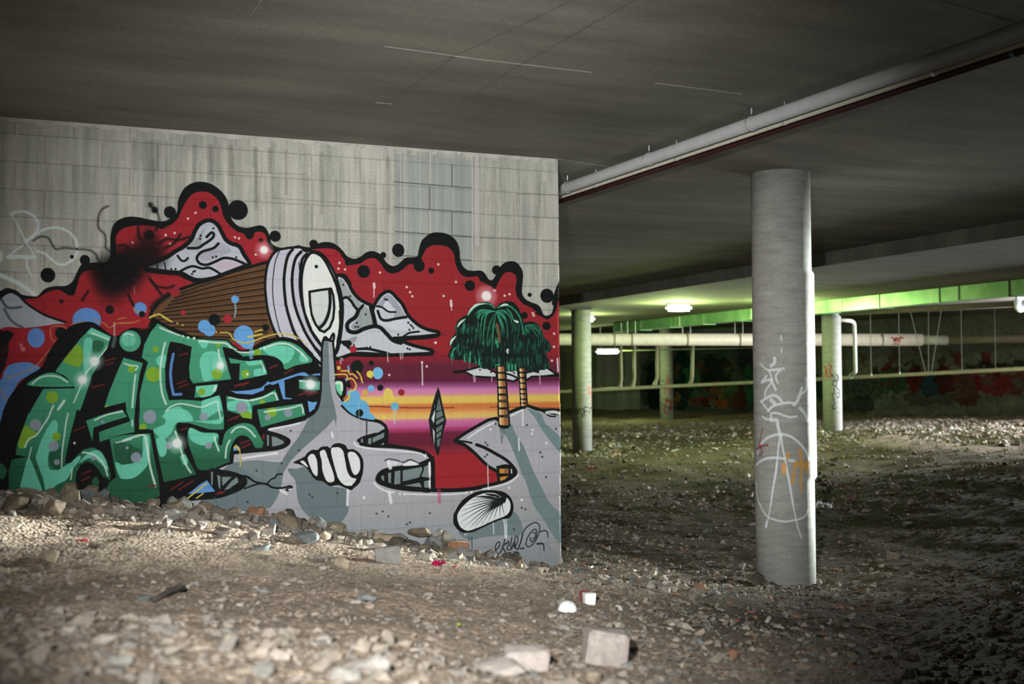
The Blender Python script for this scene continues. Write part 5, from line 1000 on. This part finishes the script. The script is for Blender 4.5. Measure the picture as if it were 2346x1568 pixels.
def marks_l(cv):
    t = lambda s_: K(1270, 620, 3.564, s_)
    for s_ in ("165,1120 165,1165 185,1130 190,1175 205,1130", "215,1130 225,1185 240,1150 225,1125", "250,1190 245,1120 275,1120", "250,1150 270,1150", "285,1170 290,1125 305,1120", "300,1125 305,1165", "235,1190 225,1200"): cv.line(t(s_), 2.4, (30, 32, 30), .9)
    for s_ in ("275,960 290,950 298,990 285,1010 280,980", "298,1000 302,1090"): cv.line(t(s_), 3, (190, 50, 50), .8)
make_column(1334, 1038, 31.1, 45, zb + .02, 'round concrete column with black scrawl nearest the end of the mural wall', marks_l)
def marks_m(cv):
    t = lambda s_: K(1270, 620, 3.564, s_)
    for s_ in ("925,860 910,960 900,1000", "940,880 935,990", "900,960 960,950 950,1010", "890,1050 950,1080 940,1120", "920,1050 900,1150 930,1170", "940,1060 960,1100 930,1150", "885,1130 920,1165"): cv.line(t(s_), 3.4, (170, 50, 60), .75, soft=2)
    for s_ in ("870,890 900,910", "915,1040 930,1070", "870,1080 900,1110 960,1130"): cv.line(t(s_), 2.4, (40, 40, 40), .7)
make_column(1528, 962, 44, 31, CEIL_Z + .06, 'thin far round column with red scribbles, half hidden by the big pipe', marks_m, res=120)
def marks_r(cv):
    t = lambda s_: K(1840, 620, 3.564, s_)
    for s_ in ("170,780 185,810 180,870", "185,790 200,870", "205,770 230,780 215,830 235,860 205,870"): cv.line(t(s_), 3, (190, 46, 46), .85)
    for s_ in ("235,850 260,890 240,930 265,950", "260,845 290,870 285,900", "240,900 270,900", "280,860 270,950", "250,960 260,1010", "240,1000 245,1040 255,1090 240,1110 250,1135 268,1120", "280,1000 300,1010 290,1040 275,1030", "275,960 300,990"): cv.line(t(s_), 2.6, (34, 36, 48), .85)
make_column(1908, 984, 31.2, 43, zb + .02, 'round concrete column with red and blue-black tags right of the big one', marks_r)

# ------------------------------------------------------------------ pipes under the near slab
M_GREYP = plain('grey_pvc', (.40, .41, .42), .45, var=.08); M_CREAM = plain('cream_conduit', (.50, .48, .40), .5, var=.12, scale=20); M_MAROON = plain('maroon_pipe', (.034, .008, .007), .5, var=.3)
M_ZINC = plain('galvanised', (.62, .63, .64), .35, metal=.5); M_ROD = plain('dull_rod', (.20, .20, .17), .6); M_DARKM = plain('dark_steel', (.10, .11, .11), .5, metal=.4)
def near_pipe(name, y1, y2, zr, r, m, label):
    a = at_z(1279, y1, CAM_Z + zr); b = at_z(2346, y2, CAM_Z + zr); d = (b - a) / np.linalg.norm(b - a)
    root = empty(name, a); tag(root, label, 'pipe'); child('pipe_run', tube('pipe_run', [a - d*14, b + d*5], r, 24), m, root); return root, a, b, d
gp, ga, gb, gd = near_pipe('drain_pipe', 437, 68, 1.80, .048, M_GREYP, 'thick grey plastic drain pipe slung under the near slab')
cp, ca, cb_, cd = near_pipe('conduit', 454, 99, 1.775, .015, M_CREAM, 'thin cream conduit running below the grey drain pipe')
mp_, ma, mb, md = near_pipe('sprinkler_pipe', 463, 113, 1.79, .023, M_MAROON, 'dark maroon pipe running beside the cream conduit')
def along(a, d, px):                            # point of a straight run seen in pixel column px
    lo, hi = -10.0, 12.0
    def sx(t):
        p = a + d*t - CAM; return CXP + FPX * float(p @ BAS[3]) / float(p @ BAS[2])
    for _ in range(50):
        mid = (lo + hi)/2
        if sx(mid) < px: lo = mid
        else: hi = mid
    return a + d*lo
def ring_bm(bm, c, d, R_, w, th, n=28):
    c = Vector(c); d = Vector(d).normalized(); s = d.cross(Vector((0, 0, 1))).normalized(); t = s.cross(d)
    prof = [(R_, -w/2), (R_, w/2), (R_+th, w/2), (R_+th, -w/2)]; rings = []
    for k in range(n):
        a = 2*math.pi*k/n; rad = s*math.cos(a) + t*math.sin(a); rings.append([bm.verts.new(c + rad*q[0] + d*q[1]) for q in prof])
    for k in range(n):
        A, B_ = rings[k], rings[(k+1) % n]
        for j in range(4): bm.faces.new((A[j], A[(j+1) % 4], B_[(j+1) % 4], B_[j]))
def clamp(c, d, R_, i):
    root = empty('pipe_clamp', c)
    tag(root, ['galvanised ring clamp on the grey drain pipe beside the wall top', 'galvanised ring clamp on the grey drain pipe above the wall end, second from the wall', 'galvanised ring clamp on the grey drain pipe above the big column'][i], 'clamp', None)
    bm = bmesh.new(); ring_bm(bm, c, d, R_ + .001, .022, .004); child('ring', bm_mesh('ring', bm), M_ZINC, root)
    bm = bmesh.new(); tube_bm(bm, [(c[0], c[1], c[2] + R_), (c[0], c[1], CEIL_Z - .004)], .006, 8); child('rod', bm_mesh('rod', bm), M_ZINC, root)
    bm = bmesh.new(); box_bm(bm, (c[0], c[1], CEIL_Z - .006), (.05, .035, .010)); box_bm(bm, (c[0], c[1], c[2] + R_ + .012), (.022, .016, .016)); child('mounting_plate', bm_mesh('mounting_plate', bm), M_DARKM, root)
for i, px in enumerate((1300, 1487, 1722)): clamp(along(ga, gd, px), gd, .048, i)
for i, px in enumerate((1365, 1550, 1798, 2140)):
    p = along(ca, cd, px); root = empty('conduit_saddle', p); tag(root, ['bright saddle clip on the cream conduit, the one nearest the mural wall', 'bright saddle clip on the cream conduit between the first two ring clamps', 'bright saddle clip on the cream conduit right above the big column', 'bright saddle clip on the cream conduit at upper right'][i], 'clip', None)
    bm = bmesh.new(); ring_bm(bm, p, cd, .0155, .03, .003, 16); child('clip_band', bm_mesh('clip_band', bm), M_ZINC, root); bm = bmesh.new(); tube_bm(bm, [(p[0], p[1], p[2] + .015), (p[0], p[1], CEIL_Z)], .004, 8); child('rod', bm_mesh('rod', bm), M_ZINC, root)
p = along(ma, md, 2325); root = empty('pipe_hanger', p); tag(root, 'dark ring hanger holding the maroon pipe at the upper right', 'clamp'); bm = bmesh.new(); ring_bm(bm, p, md, .024, .03, .005, 20); child('ring', bm_mesh('ring', bm), plain('teal_steel', (.06, .10, .12), .4, metal=.5), root)
bm = bmesh.new(); tube_bm(bm, [(p[0], p[1], p[2] + .024), (p[0], p[1], CEIL_Z)], .005, 8); child('rod', bm_mesh('rod', bm), M_DARKM, root)

# ------------------------------------------------------------------ far services: big pipe, duct, thin pipe, lamps
M_BIG = plain('cream_pipe', (.80, .74, .58), .45, var=.1); M_COLLAR = plain('pipe_collar', (.30, .27, .20), .6)
a = at_depth(500, 777, 37); b = at_depth(2112, 779, 37); root = empty('main_drain', a); tag(root, 'large cream drain pipe crossing behind the columns', 'pipe')
child('pipe_run', tube('pipe_run', [a, b], 14*37/FPX, 28), M_BIG, root)
c = at_depth(2170, 780, 37); child('pipe_sleeve', tube('pipe_sleeve', [b, c], 11*37/FPX, 24), plain('pale_sleeve', (.55, .60, .50), .5), root)
e = at_depth(2420, 773, 35.6); child('pipe_tail', tube('pipe_tail', [c, e], 10*37/FPX, 24), plain('brown_pipe', (.20, .18, .14), .6), root)
cvp = at_depth(2057, 778, 37)
bm = bmesh.new()
def stroke_ribbon(bm, pts, w, depth_off=.0):
    for p, q in zip(pts[:-1], pts[1:]):
        P_, Q_ = at_depth(*p, 37 - 14*37/FPX - .012), at_depth(*q, 37 - 14*37/FPX - .012); dvec = Vector(Q_ - P_); s = dvec.cross(Vector(F0)).normalized() * w/2
        P_, Q_ = Vector(P_), Vector(Q_); n_ = Vector(F0) * .01
        f = [bm.verts.new(x) for x in (P_ - s, P_ + s, Q_ + s, Q_ - s)]; g = [bm.verts.new(x.co + n_) for x in f]; bm.faces.new(f); bm.faces.new(g[::-1])
        for k in range(4): bm.faces.new((f[k], f[(k+1) % 4], g[(k+1) % 4], g[k]))
for s_ in (((2044, 773), (2052, 781), (2054, 774), (2060, 780), (2066, 773), (2071, 775)), ((2048, 782), (2064, 783)), ((2054, 788), (2060, 789))): stroke_ribbon(bm, s_, .035)
child('sprayed_tag', bm_mesh('sprayed_tag', bm), plain('red_spray', (.50, .03, .03), .7), root)
for px in (1408, 1448, 1575, 1695, 2020): 
    p = at_depth(px, 778, 37); bm = bmesh.new(); ring_bm(bm, p, b - a, 14*37/FPX, .035, .012, 24); child('joint_band', bm_mesh('joint_band', bm), M_COLLAR, root)
lab = ['thin steel drop rods left of the three lamps holding the large cream pipe', 'thin steel rods holding the large cream pipe under the bright lamp', 'thin steel rods holding the large cream pipe close left of the big column']
for i, px in enumerate((1447, 1573, 1693)):
    root2 = empty('pipe_rods', at_depth(px, 760, 37)); tag(root2, lab[i], 'hanger')
    for s_ in (-1, 1):
        bm = bmesh.new(); p = at_depth(px + s_*9, 770, 37); tube_bm(bm, [tuple(p), (p[0], p[1], CEIL_Z + .05)], .010, 6); child('rod', bm_mesh('rod', bm), M_ZINC, root2)

# sloping thin pipe with its droppers
M_THIN = plain('green_cream_pipe', (.42, .42, .26), .5)
thin = [at_depth(500, 938, 39), at_depth(1480, 888, 39), at_depth(1720, 877, 38), at_depth(1940, 866, 36), at_depth(2346, 845, 34), at_depth(2500, 837, 33)]
root = empty('branch_pipe', thin[0]); tag(root, 'long thin pale pipe sloping up to the right before the far graffiti wall', 'pipe'); child('pipe_run', tube('pipe_run', thin, .055, 12), M_THIN, root)
def dropper(name, pts, r, label, m):
    P_ = [at_depth(x, y, d) for x, y, d in pts]; Q = [Vector(P_[0])]
    for i in range(1, len(P_)-1): Q += bend(P_[i-1], P_[i], P_[i+1], .16)
    Q.append(Vector(P_[-1])); root = empty(name, P_[0]); tag(root, label, 'pipe'); child('pipe_run', tube('pipe_run', Q, r, 12), m, root)
    bm = bmesh.new(); tube_bm(bm, [Vector(P_[-1]) + (Vector(P_[-2]) - Vector(P_[-1])).normalized()*.12, Vector(P_[-1])], r*1.35, 12); child('coupling', bm_mesh('coupling', bm), m, root)
dropper('drop_pipe', [(1422, 785, 39), (1424, 875, 39), (1420, 889, 39)], .045, 'leftmost vertical drop pipe below the large cream pipe', M_THIN)
dropper('drop_pipe', [(1453, 785, 39), (1454, 875, 39), (1448, 888, 39)], .05, 'second vertical drop pipe from the left below the large cream pipe', M_THIN)
dropper('drop_pipe', [(1505, 785, 39), (1506, 870, 39), (1499, 884, 39)], .05, 'vertical drop pipe just left of the thin red-scribbled column', M_THIN)
dropper('drop_pipe', [(1587, 785, 39), (1586, 868, 39), (1581, 882, 38.6)], .055, 'vertical drop pipe right of the thin red-scribbled column', M_THIN)
M_WP = plain('white_pipe', (.62, .66, .58), .4)
dropper('down_pipe', [(1915, 733, 31.4), (1957, 736, 31.6), (1960, 852, 33), (1950, 862, 35.6)], .048, 'white downpipe with an elbow leaving the column with blue-black tags', M_WP)
# rods from the slab down to the thin pipe
HL_ = ['thin vertical rod on the thin sloping pipe nearest the white downpipe', 'thin vertical rod on the thin sloping pipe below the red spray mark', None, 'long vertical rod on the thin sloping pipe right of the splayed stays', 'vertical rod on the thin sloping pipe nearest the right edge']
for i, (x0, y0, x1, y1) in enumerate([(1996, 690, 1996, 861), (2060, 690, 2061, 857), (0, 0, 0, 0), (2201, 690, 2204, 851), (2279, 680, 2281, 847)]):
    if i == 2: continue
    root = empty('pipe_rod', at_depth(x1, y1, 35.2)); tag(root, HL_[i], 'hanger'); p = at_depth(x1, y1, 35.2)
    bm = bmesh.new(); tube_bm(bm, [tuple(p), (p[0], p[1], CEIL_Z + .05)], .009, 6); child('rod', bm_mesh('rod', bm), M_ROD, root); bm = bmesh.new(); box_bm(bm, tuple(p + np.array([0, 0, .02])), (.035, .05, .05)); child('clip', bm_mesh('clip', bm), M_THIN, root)
root = empty('splayed_stays', at_depth(2127, 854, 35.3)); tag(root, 'three thin stays splaying up from one point of the thin sloping pipe', 'stay')
for x0, y0, x1 in ((2085, 712, 2120), (2127, 690, 2127), (2158, 700, 2134)):
    bm = bmesh.new(); tube_bm(bm, [at_depth(x1, 852, 35.3), at_depth(x0, y0, 35.3)], .009, 6); child('stay', bm_mesh('stay', bm), M_ROD, root)

# cable duct under the beam
M_DUCT = NT('duct_green_light', .38, .5); vv_ = M_DUCT.coord((1, 1, 1)); fz = M_DUCT.noise(vv_, 2.4, 5, .6); M_DUCT.col(M_DUCT.ramp(fz, [(.3, (.12, .34, .13)), (.7, (.32, .55, .28))])); M_DUCT.b.inputs['Metallic'].default_value = .25  # plain sheet metal with the lamps' green light mixed into its base colour
za = CAM_Z + 1.45
d1 = at_z(1418, 762, za); d2 = at_z(2060, 703, za); dd_ = d2 - d1; Ld = np.linalg.norm(dd_); dd_ /= Ld; dL = Ld + 9
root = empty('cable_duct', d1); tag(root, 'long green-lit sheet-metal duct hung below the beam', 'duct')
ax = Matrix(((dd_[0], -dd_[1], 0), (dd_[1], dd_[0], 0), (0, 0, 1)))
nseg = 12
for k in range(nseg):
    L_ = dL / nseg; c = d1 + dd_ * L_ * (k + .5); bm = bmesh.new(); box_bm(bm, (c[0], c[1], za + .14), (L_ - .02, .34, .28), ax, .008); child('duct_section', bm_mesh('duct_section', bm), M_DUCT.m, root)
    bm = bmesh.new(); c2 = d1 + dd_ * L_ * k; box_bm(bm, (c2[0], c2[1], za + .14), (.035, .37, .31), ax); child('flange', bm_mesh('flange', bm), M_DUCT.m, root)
for k in (0, 2, 4, 6, 8, 10):
    c2 = d1 + dd_ * (dL/nseg) * (k + .3); bm = bmesh.new()
    for s_ in (-.18, .18):
        q = c2 + np.array([-dd_[1], dd_[0], 0]) * s_; tube_bm(bm, [(q[0], q[1], za), (q[0], q[1], CEIL_Z)], .008, 6)
    child('hanger_rods', bm_mesh('hanger_rods', bm), M_ZINC, root)
# dim brown pipe and flanged end at upper right
a = at_depth(1925, 718, 30.5); b = at_depth(2334, 696, 27); root = empty('upper_pipe', a); tag(root, 'dim brown pipe high up, running to the white flanged fitting', 'pipe'); child('pipe_run', tube('pipe_run', [a, b], .07, 14), plain('dim_brown', (.15, .12, .09), .7), root)
root = empty('pipe_flange', b); tag(root, 'white flanged pipe fitting at the right edge of the photo', 'fitting'); dq = Vector(b - a).normalized(); M_WH = plain('white_enamel', (.75, .80, .86), .4)
for off, r_, l_ in ((0, .19, .05), (.10, .09, .22), (.24, .17, .05)): child('flange' if r_ > .1 else 'pipe_neck', tube('flange', [Vector(b) + dq*(off - .001), Vector(b) + dq*(off + l_)], r_, 20), M_WH, root)

# fluorescent lamps
def emis(name, c, s):
    m = bpy.data.materials.new(name); m.use_nodes = True; b = m.node_tree.nodes['Principled BSDF']; b.inputs['Base Color'].default_value = (.8, .8, .8, 1); b.inputs['Emission Color'].default_value = (*c, 1); b.inputs['Emission Strength'].default_value = s; return m
M_TUBE = emis('lit_diffuser', (.90, 1.0, .92), 3.2)
def lamp_fix(px, py, d, wpx, label, energy, col=(.74, 1.0, .36), hang=0.0):
    c = at_depth(px, py, d)
    if not hang: c = at_z(px, py, zb - .122); d = float((c - CAM) @ F0)
    L_ = wpx * d / FPX; root = empty('fluorescent_lamp', c); tag(root, label, 'lamp'); bx = Vector(R0); ax = Matrix(((R0[0], -R0[1], 0), (R0[1], R0[0], 0), (0, 0, 1)))
    bm = bmesh.new(); box_bm(bm, (c[0], c[1], c[2]), (L_, .13, .15), ax, .05); child('diffuser', bm_mesh('diffuser', bm, True), M_TUBE, root)
    bm = bmesh.new(); box_bm(bm, (c[0], c[1], c[2] + .095), (L_*.96, .11, .04), ax, .006); child('housing', bm_mesh('housing', bm), plain('lamp_housing', (.5, .5, .46), .6), root)
    if hang:
        for s_ in (-.3, .3):
            bm = bmesh.new(); q = c + R0*L_*s_; tube_bm(bm, [(q[0], q[1], c[2] + .11), (q[0], q[1], CEIL_Z + .05)], .009, 6); child('rod', bm_mesh('rod', bm), M_ZINC, root)
    if energy: lamp('lamp_light', 'POINT', c - np.array([0, 0, .22]), c - np.array([0, 0, 2]), energy, col, shadow_soft_size=.15)
lamp_fix(1555, 706, 30.0, 60, 'bright fluorescent lamp fixed under the beam above the green-lit duct', 380)
lamp_fix(1345, 731, 34.8, 36, 'bright fluorescent lamp peeping out behind the column with black scrawl', 150)
lamp_fix(1392, 806, 42, 54, 'glowing fluorescent lamp hanging below the large cream pipe', 200, hang=1)
lamp_fix(1800, 700, 29.0, 40, 'fluorescent lamp behind the big column', 200)
# thin conduit carrying the hanging lamp
a = at_depth(1290, 806, 42); b = at_depth(1760, 797, 42); root = empty('lamp_conduit', a); tag(root, 'thin pale conduit carrying the hanging lamp', 'conduit'); child('conduit_run', tube('conduit_run', [a, b], .022, 8), M_THIN, root)

# ------------------------------------------------------------------ far graffiti wall and green concrete wall
w1 = at_depth(1462, 942, 52.0); w2 = at_depth(2346, 957, 38.5); wd = w2 - w1; wd[2] = 0; WL = np.linalg.norm(wd); wd /= WL; w3 = w2 + wd*3; WBL = np.linalg.norm(w3[:2] - w1[:2])
wn = np.array([-wd[1], wd[0], 0]); wn = wn if wn @ F0 > 0 else -wn
WZ0 = -.4; WH = CEIL_Z + .35 - WZ0; BS = 55.0
def back_map(px, py):
    v = ray(px, py); t = float((w1 - CAM) @ wn) / float(v @ wn); p = CAM + v*t
    return float((p - w1) @ wd) * BS, (p[2] - WZ0) * BS
def back_scale(px, py):
    a = back_map(px, py); b = back_map(px+1, py); c = back_map(px, py+1); return abs(b[0]-a[0]), abs(c[1]-a[1])
def paint_back():
    M = Canvas(int(WBL*BS), int(WH*BS), back_map, back_scale); q = lambda s_: K(1270, 620, 3.564, s_); p = lambda s_: K(1840, 620, 3.564, s_); rg = random.Random(8)
    M.fill(q("760,680 1000,640 1610,640 1610,1150 760,1120"), (30, 70, 50), .7, True)
    for s_, c, a in (("760,800 860,760 860,1120 760,1100", (14, 40, 36), .9), ("980,700 1100,680 1120,860 1090,1100 980,1110", (16, 62, 62), 1), ("1050,820 1180,800 1170,1000 1100,980", (60, 150, 110), .9), ("990,780 1020,790 1010,870 985,900", (150, 70, 40), .9), ("980,1000 1020,1040 1000,1100 975,1090", (180, 90, 50), .9),
                     ("1200,760 1300,700 1440,760 1430,930 1240,960", (16, 44, 34), .9), ("1150,1040 1260,1030 1280,1110 1150,1110", (170, 70, 50), .9), ("1270,960 1360,900 1400,1000 1420,1110 1320,1110 1290,1000", (196, 96, 48), .95), ("1430,1110 1500,960 1540,870 1560,1110", (120, 60, 40), .9), ("1400,960 1470,940 1440,1090", (90, 140, 80), .8), ("1560,820 1610,800 1625,1060 1570,1060", (70, 170, 100), .9), ("1085,1050 1110,1040 1115,1090 1085,1100", (190, 190, 120), .8), ("1270,1080 1290,1075 1300,1110 1270,1110", (130, 190, 140), .8), ("1150,780 1165,800 1175,950 1140,980", (150, 190, 90), .7)):
        M.fill(q(s_), c, a, True)
    for s_ in ("1490,720 1550,710 1570,750 1530,770 1500,740", "1180,720 1240,700", "1330,820 1380,900 1420,820", "1310,1010 1350,1090 1380,1020", "1580,850 1600,900 1585,960"): M.line(q(s_), 3, (10, 18, 14), .9)
    for s_, c, a in (("640,800 720,780 850,830 840,960 700,1000 650,900", (46, 110, 80), .9), ("650,780 740,760 720,820 640,830", (150, 40, 50), .8), ("850,830 920,770 975,830 970,970 900,1010 850,940", (130, 24, 40), .95), ("960,890 1030,860 1100,890 1090,1010 1020,1030 970,1000", (40, 90, 120), .95), ("1080,860 1150,760 1220,860 1200,1000 1110,1000", (110, 22, 36), .95), ("690,880 720,900 700,960 670,940", (160, 50, 60), .8),
                     ("1200,700 1260,660 1290,740 1240,800", (140, 24, 44), .8), ("1230,860 1420,850 1440,1000 1380,1100 1240,1080", (120, 50, 56), .8), ("1400,870 1480,850 1640,850 1680,980 1560,1030 1440,980", (170, 30, 50), .9), ("1460,880 1560,870 1560,960 1480,950", (150, 110, 110), .8), ("1440,700 1530,660 1540,770 1470,790", (160, 24, 50), .85), ("1650,850 1810,840 1810,1000 1700,1010", (150, 34, 50), .8), ("1700,900 1790,880 1790,960 1730,970", (120, 150, 120), .7), ("1340,770 1560,750 1640,800 1380,810", (16, 20, 18), .8), ("1560,760 1800,740 1800,780 1600,800", (16, 20, 18), .7),
                     ("100,880 160,890 160,1040 100,1040", (24, 60, 84), .9), ("330,900 640,900 640,1050 340,1050", (40, 80, 64), .6), ("560,790 600,800 600,870 570,870", (14, 26, 20), .8), ("850,1010 1180,1010 1200,1100 840,1080", (60, 66, 60), .6), ("340,1050 560,1040 560,1160 340,1150", (20, 26, 24), .7), ("470,690 500,700 500,760 470,760", (130, 30, 30), .7), ("690,700 790,650 790,740 720,760", (100, 30, 40), .5)):
        M.fill(p(s_), c, a, True)
    for k in range(70):
        X = rg.uniform(640, 1800); Y = rg.uniform(690, 1010); c_ = rg.choice([(14, 18, 16), (14, 18, 16), (150, 34, 44), (120, 26, 36), (70, 110, 90), (150, 120, 120)]); n_ = rg.randint(3, 5)
        M.line([(1840 + (X + rg.uniform(-45, 45)*j/2)/3.564, 620 + (Y + rg.uniform(-40, 40))/3.564) for j in range(n_)], rg.uniform(1.5, 4), c_, rg.uniform(.5, .9))
    for k in range(60):
        X = rg.uniform(980, 1620); Y = rg.uniform(720, 1100); c_ = rg.choice([(10, 18, 14), (10, 18, 14), (170, 84, 46), (50, 120, 80), (120, 160, 90)]); n_ = rg.randint(3, 5)
        M.line([(1270 + (X + rg.uniform(-40, 40)*j/2)/3.564, 620 + (Y + rg.uniform(-40, 40))/3.564) for j in range(n_)], rg.uniform(1.5, 4), c_, rg.uniform(.5, .9))
    for k in range(9): M.line(p(f"{350+k*34},910 {362+k*34},1010"), 4, (12, 20, 18), .8, taper=2)
    for s_ in ("860,840 960,830", "1090,850 1200,840", "740,990 735,1090", "1010,860 1010,800"): M.line(p(s_), 3, (14, 18, 16), .9)
    return M
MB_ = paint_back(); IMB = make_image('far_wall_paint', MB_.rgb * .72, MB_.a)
bw = empty('wall_back', (w1[0], w1[1], WZ0)); bw.rotation_euler = (0, 0, math.atan2(wd[1], wd[0])); tag(bw, kind='structure')
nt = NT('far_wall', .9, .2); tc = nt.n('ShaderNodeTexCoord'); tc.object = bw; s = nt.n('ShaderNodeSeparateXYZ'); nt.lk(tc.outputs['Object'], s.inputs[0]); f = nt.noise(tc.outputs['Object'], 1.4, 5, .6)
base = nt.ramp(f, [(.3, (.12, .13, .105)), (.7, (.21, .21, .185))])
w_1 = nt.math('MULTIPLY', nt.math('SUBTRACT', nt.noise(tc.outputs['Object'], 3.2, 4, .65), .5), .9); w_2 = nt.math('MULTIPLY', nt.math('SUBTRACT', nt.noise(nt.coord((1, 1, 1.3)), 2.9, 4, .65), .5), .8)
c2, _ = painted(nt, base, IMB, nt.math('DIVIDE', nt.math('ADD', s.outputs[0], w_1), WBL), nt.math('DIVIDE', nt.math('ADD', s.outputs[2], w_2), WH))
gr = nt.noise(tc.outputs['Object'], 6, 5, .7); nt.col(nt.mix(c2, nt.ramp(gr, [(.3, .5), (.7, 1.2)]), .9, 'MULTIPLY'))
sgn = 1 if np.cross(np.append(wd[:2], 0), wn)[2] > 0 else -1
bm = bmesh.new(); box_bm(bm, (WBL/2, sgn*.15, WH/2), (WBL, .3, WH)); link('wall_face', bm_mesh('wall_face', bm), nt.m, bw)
# green-lit board-marked wall between the mural wall and the graffiti
fw = concrete('board_marked_concrete', (.26, .27, .22), .2, streak=(3.0, 3.0, .12), scale=1.0)
g1 = at_depth(1130, 940, 55); g2 = at_depth(1466, 942, 51.8); gdv = g2 - g1; gdv[2] = 0; gdv /= np.linalg.norm(gdv); GL = 36.0; g1 = g2 - gdv * GL
gw = empty('wall_far_left', (g1[0], g1[1], WZ0)); gw.rotation_euler = (0, 0, math.atan2(gdv[1], gdv[0])); tag(gw, kind='structure')
bm = bmesh.new(); box_bm(bm, (GL/2, .15, WH/2), (GL, .3, WH)); link('wall_face', bm_mesh('wall_face', bm), fw.m, gw)
bm = bmesh.new(); box_bm(bm, (.6, 0, WH/2), (1.18, .03, WH)); bms = bm_mesh('board_panel', bm)
for k in range(int(GL/1.2)): o = link('board_panel', bms, fw.m, gw); o.location = (k*1.2, -.01 if k % 2 else .0, 0)

# ------------------------------------------------------------------ litter
def gpoint(px, py, lift=0.0):
    u, d = ground_hit(px, py); z = float(ground_z(np.array([u]), np.array([d]))[0]); return LD(u, d, z + lift), d
M_RED = plain('red_plastic', (.62, .03, .06), .5); M_MAG = plain('magenta_foil', (.50, .01, .09), .4); M_WHT = plain('white_card', (.82, .82, .82), .6, var=.04); M_GRN = plain('green_print', (.08, .42, .22), .6); M_LIME = plain('lime_scrap', (.45, .60, .06), .6)
def crumple(name, px, py, w, m, label, seed, flat=.35, cat='litter'):
    p, d = gpoint(px, py, .012); s = w*d/FPX; rs = np.random.RandomState(seed); bm = bmesh.new(); n = 7
    V = [[bm.verts.new(((i/(n-1)-.5)*s + rs.normal(0, .05)*s, (j/(n-1)-.5)*s*.8 + rs.normal(0, .05)*s, rs.uniform(0, flat)*s)) for j in range(n)] for i in range(n)]
    for i in range(n-1):
        for j in range(n-1): bm.faces.new((V[i][j], V[i+1][j], V[i+1][j+1], V[i][j+1]))
    bmesh.ops.solidify(bm, geom=bm.faces[:], thickness=.0015); o = link(name, bm_mesh(name, bm), m); o.location = p; o.rotation_euler = (0, 0, rs.uniform(0, 6)); tag(o, label, cat); return o
crumple('plastic_scrap', 190, 1247, 26, M_RED, 'small red plastic scrap in the dirt below the green letters', 1, .2)
w_ = crumple('foil_wrapper', 1006, 1305, 28, M_MAG, 'crumpled magenta foil wrapper on the rubble bank', 2, .6)
crumple('red_scrap', 1040, 1306, 10, M_RED, 'tiny pink-red scrap right of the magenta wrapper', 3, .4)
crumple('red_scrap', 1353, 1077, 12, M_RED, 'tiny red scrap on the far ground beside the left column', 4, .4)
crumple('red_scrap', 1951, 1150, 12, M_MAG, 'dark red scrap on the ground right of the big column', 8, .4)
crumple('lime_scrap', 1050, 1441, 9, M_LIME, 'tiny lime-green scrap in the open dirt', 5, .5)
crumple('paper_sheet', 2188, 988, 30, M_WHT, 'white sheet lying on the bright far gravel at right', 6, .25, 'paper')
crumple('plastic_film', 1890, 1172, 30, M_WHT, 'curl of clear white plastic just right of the big column', 7, .6)
# white cup with red rim
p, d = gpoint(1350, 1386, 0); s_ = 26*d/FPX; root = empty('paper_cup', p); tag(root, 'small square white cup with a dark red side standing in the dirt', 'cup')
ax = Matrix.Rotation(YAW - math.pi/2 + .25, 3, 'Z')
bm = bmesh.new(); g = bmesh.ops.create_cone(bm, cap_ends=True, segments=4, radius1=s_*.60, radius2=s_*.70, depth=s_, matrix=Matrix.Translation((p[0], p[1], p[2] + s_*.45)) @ (ax @ Matrix.Rotation(math.pi/4, 3, 'Z')).to_4x4())
bmesh.ops.bevel(bm, geom=bm.edges[:], offset=s_*.05, segments=2, affect='EDGES'); child('cup_body', bm_mesh('cup_body', bm), M_WHT, root)
q = p - F0*.0 - R0*s_*.35 + F0*s_*.55; bm = bmesh.new(); box_bm(bm, (q[0], q[1], p[2] + s_*.62), (s_*.95, s_*.12, s_*.95), ax, .003); child('cup_back', bm_mesh('cup_back', bm), plain('dark_red_card', (.10, .012, .012), .6), root)
# white domed lid
p, d = gpoint(1300, 1400, 0); s_ = 42*d/FPX; root = empty('dome_lid', p); tag(root, 'white domed lid with a green mark lying left of the white cup', 'lid')
bm = bmesh.new(); bmesh.ops.create_uvsphere(bm, u_segments=28, v_segments=14, radius=s_/2, matrix=Matrix.Translation((p[0], p[1], p[2] + .004)) @ Matrix.Diagonal((1, 1, .95, 1)))
bmesh.ops.delete(bm, geom=[v for v in bm.verts if v.co.z < p[2] - .012], context='VERTS'); child('dome', bm_mesh('dome', bm, True), M_WHT, root)
bm = bmesh.new(); ring_bm(bm, (0, 0, 0), (0, 1, 0), s_/2*.98, .006, .004, 32)
for v in bm.verts: v.co = Vector((v.co.x + p[0], v.co.z + p[1], v.co.y + p[2] + .006))
child('rim', bm_mesh('rim', bm), M_WHT, root)
g = np.array(p) + R0*s_*.10 - F0*s_*.22; bm = bmesh.new(); bmesh.ops.create_uvsphere(bm, u_segments=12, v_segments=8, radius=s_*.085, matrix=Matrix.Translation((g[0], g[1], p[2] + s_*.415)) @ Matrix.Diagonal((1.3, 1, .35, 1))); child('printed_mark', bm_mesh('printed_mark', bm, True), M_GRN, root)
# dark stick
pa, d = gpoint(352, 1394, .02); pb, _ = gpoint(422, 1366, .03); mid = (pa + pb)/2 + np.array([0, 0, .012])
bm = bmesh.new(); tube_bm(bm, [pa, pa*.6 + mid*.4, mid, mid*.5 + pb*.5 + np.array([0, 0, .006]), pb], .011, 9); tag(link('stick', bm_mesh('stick', bm, True), plain('dark_wood', (.045, .038, .030), .8, var=.4)), 'dark bent stick lying in the open dirt at left', 'stick')
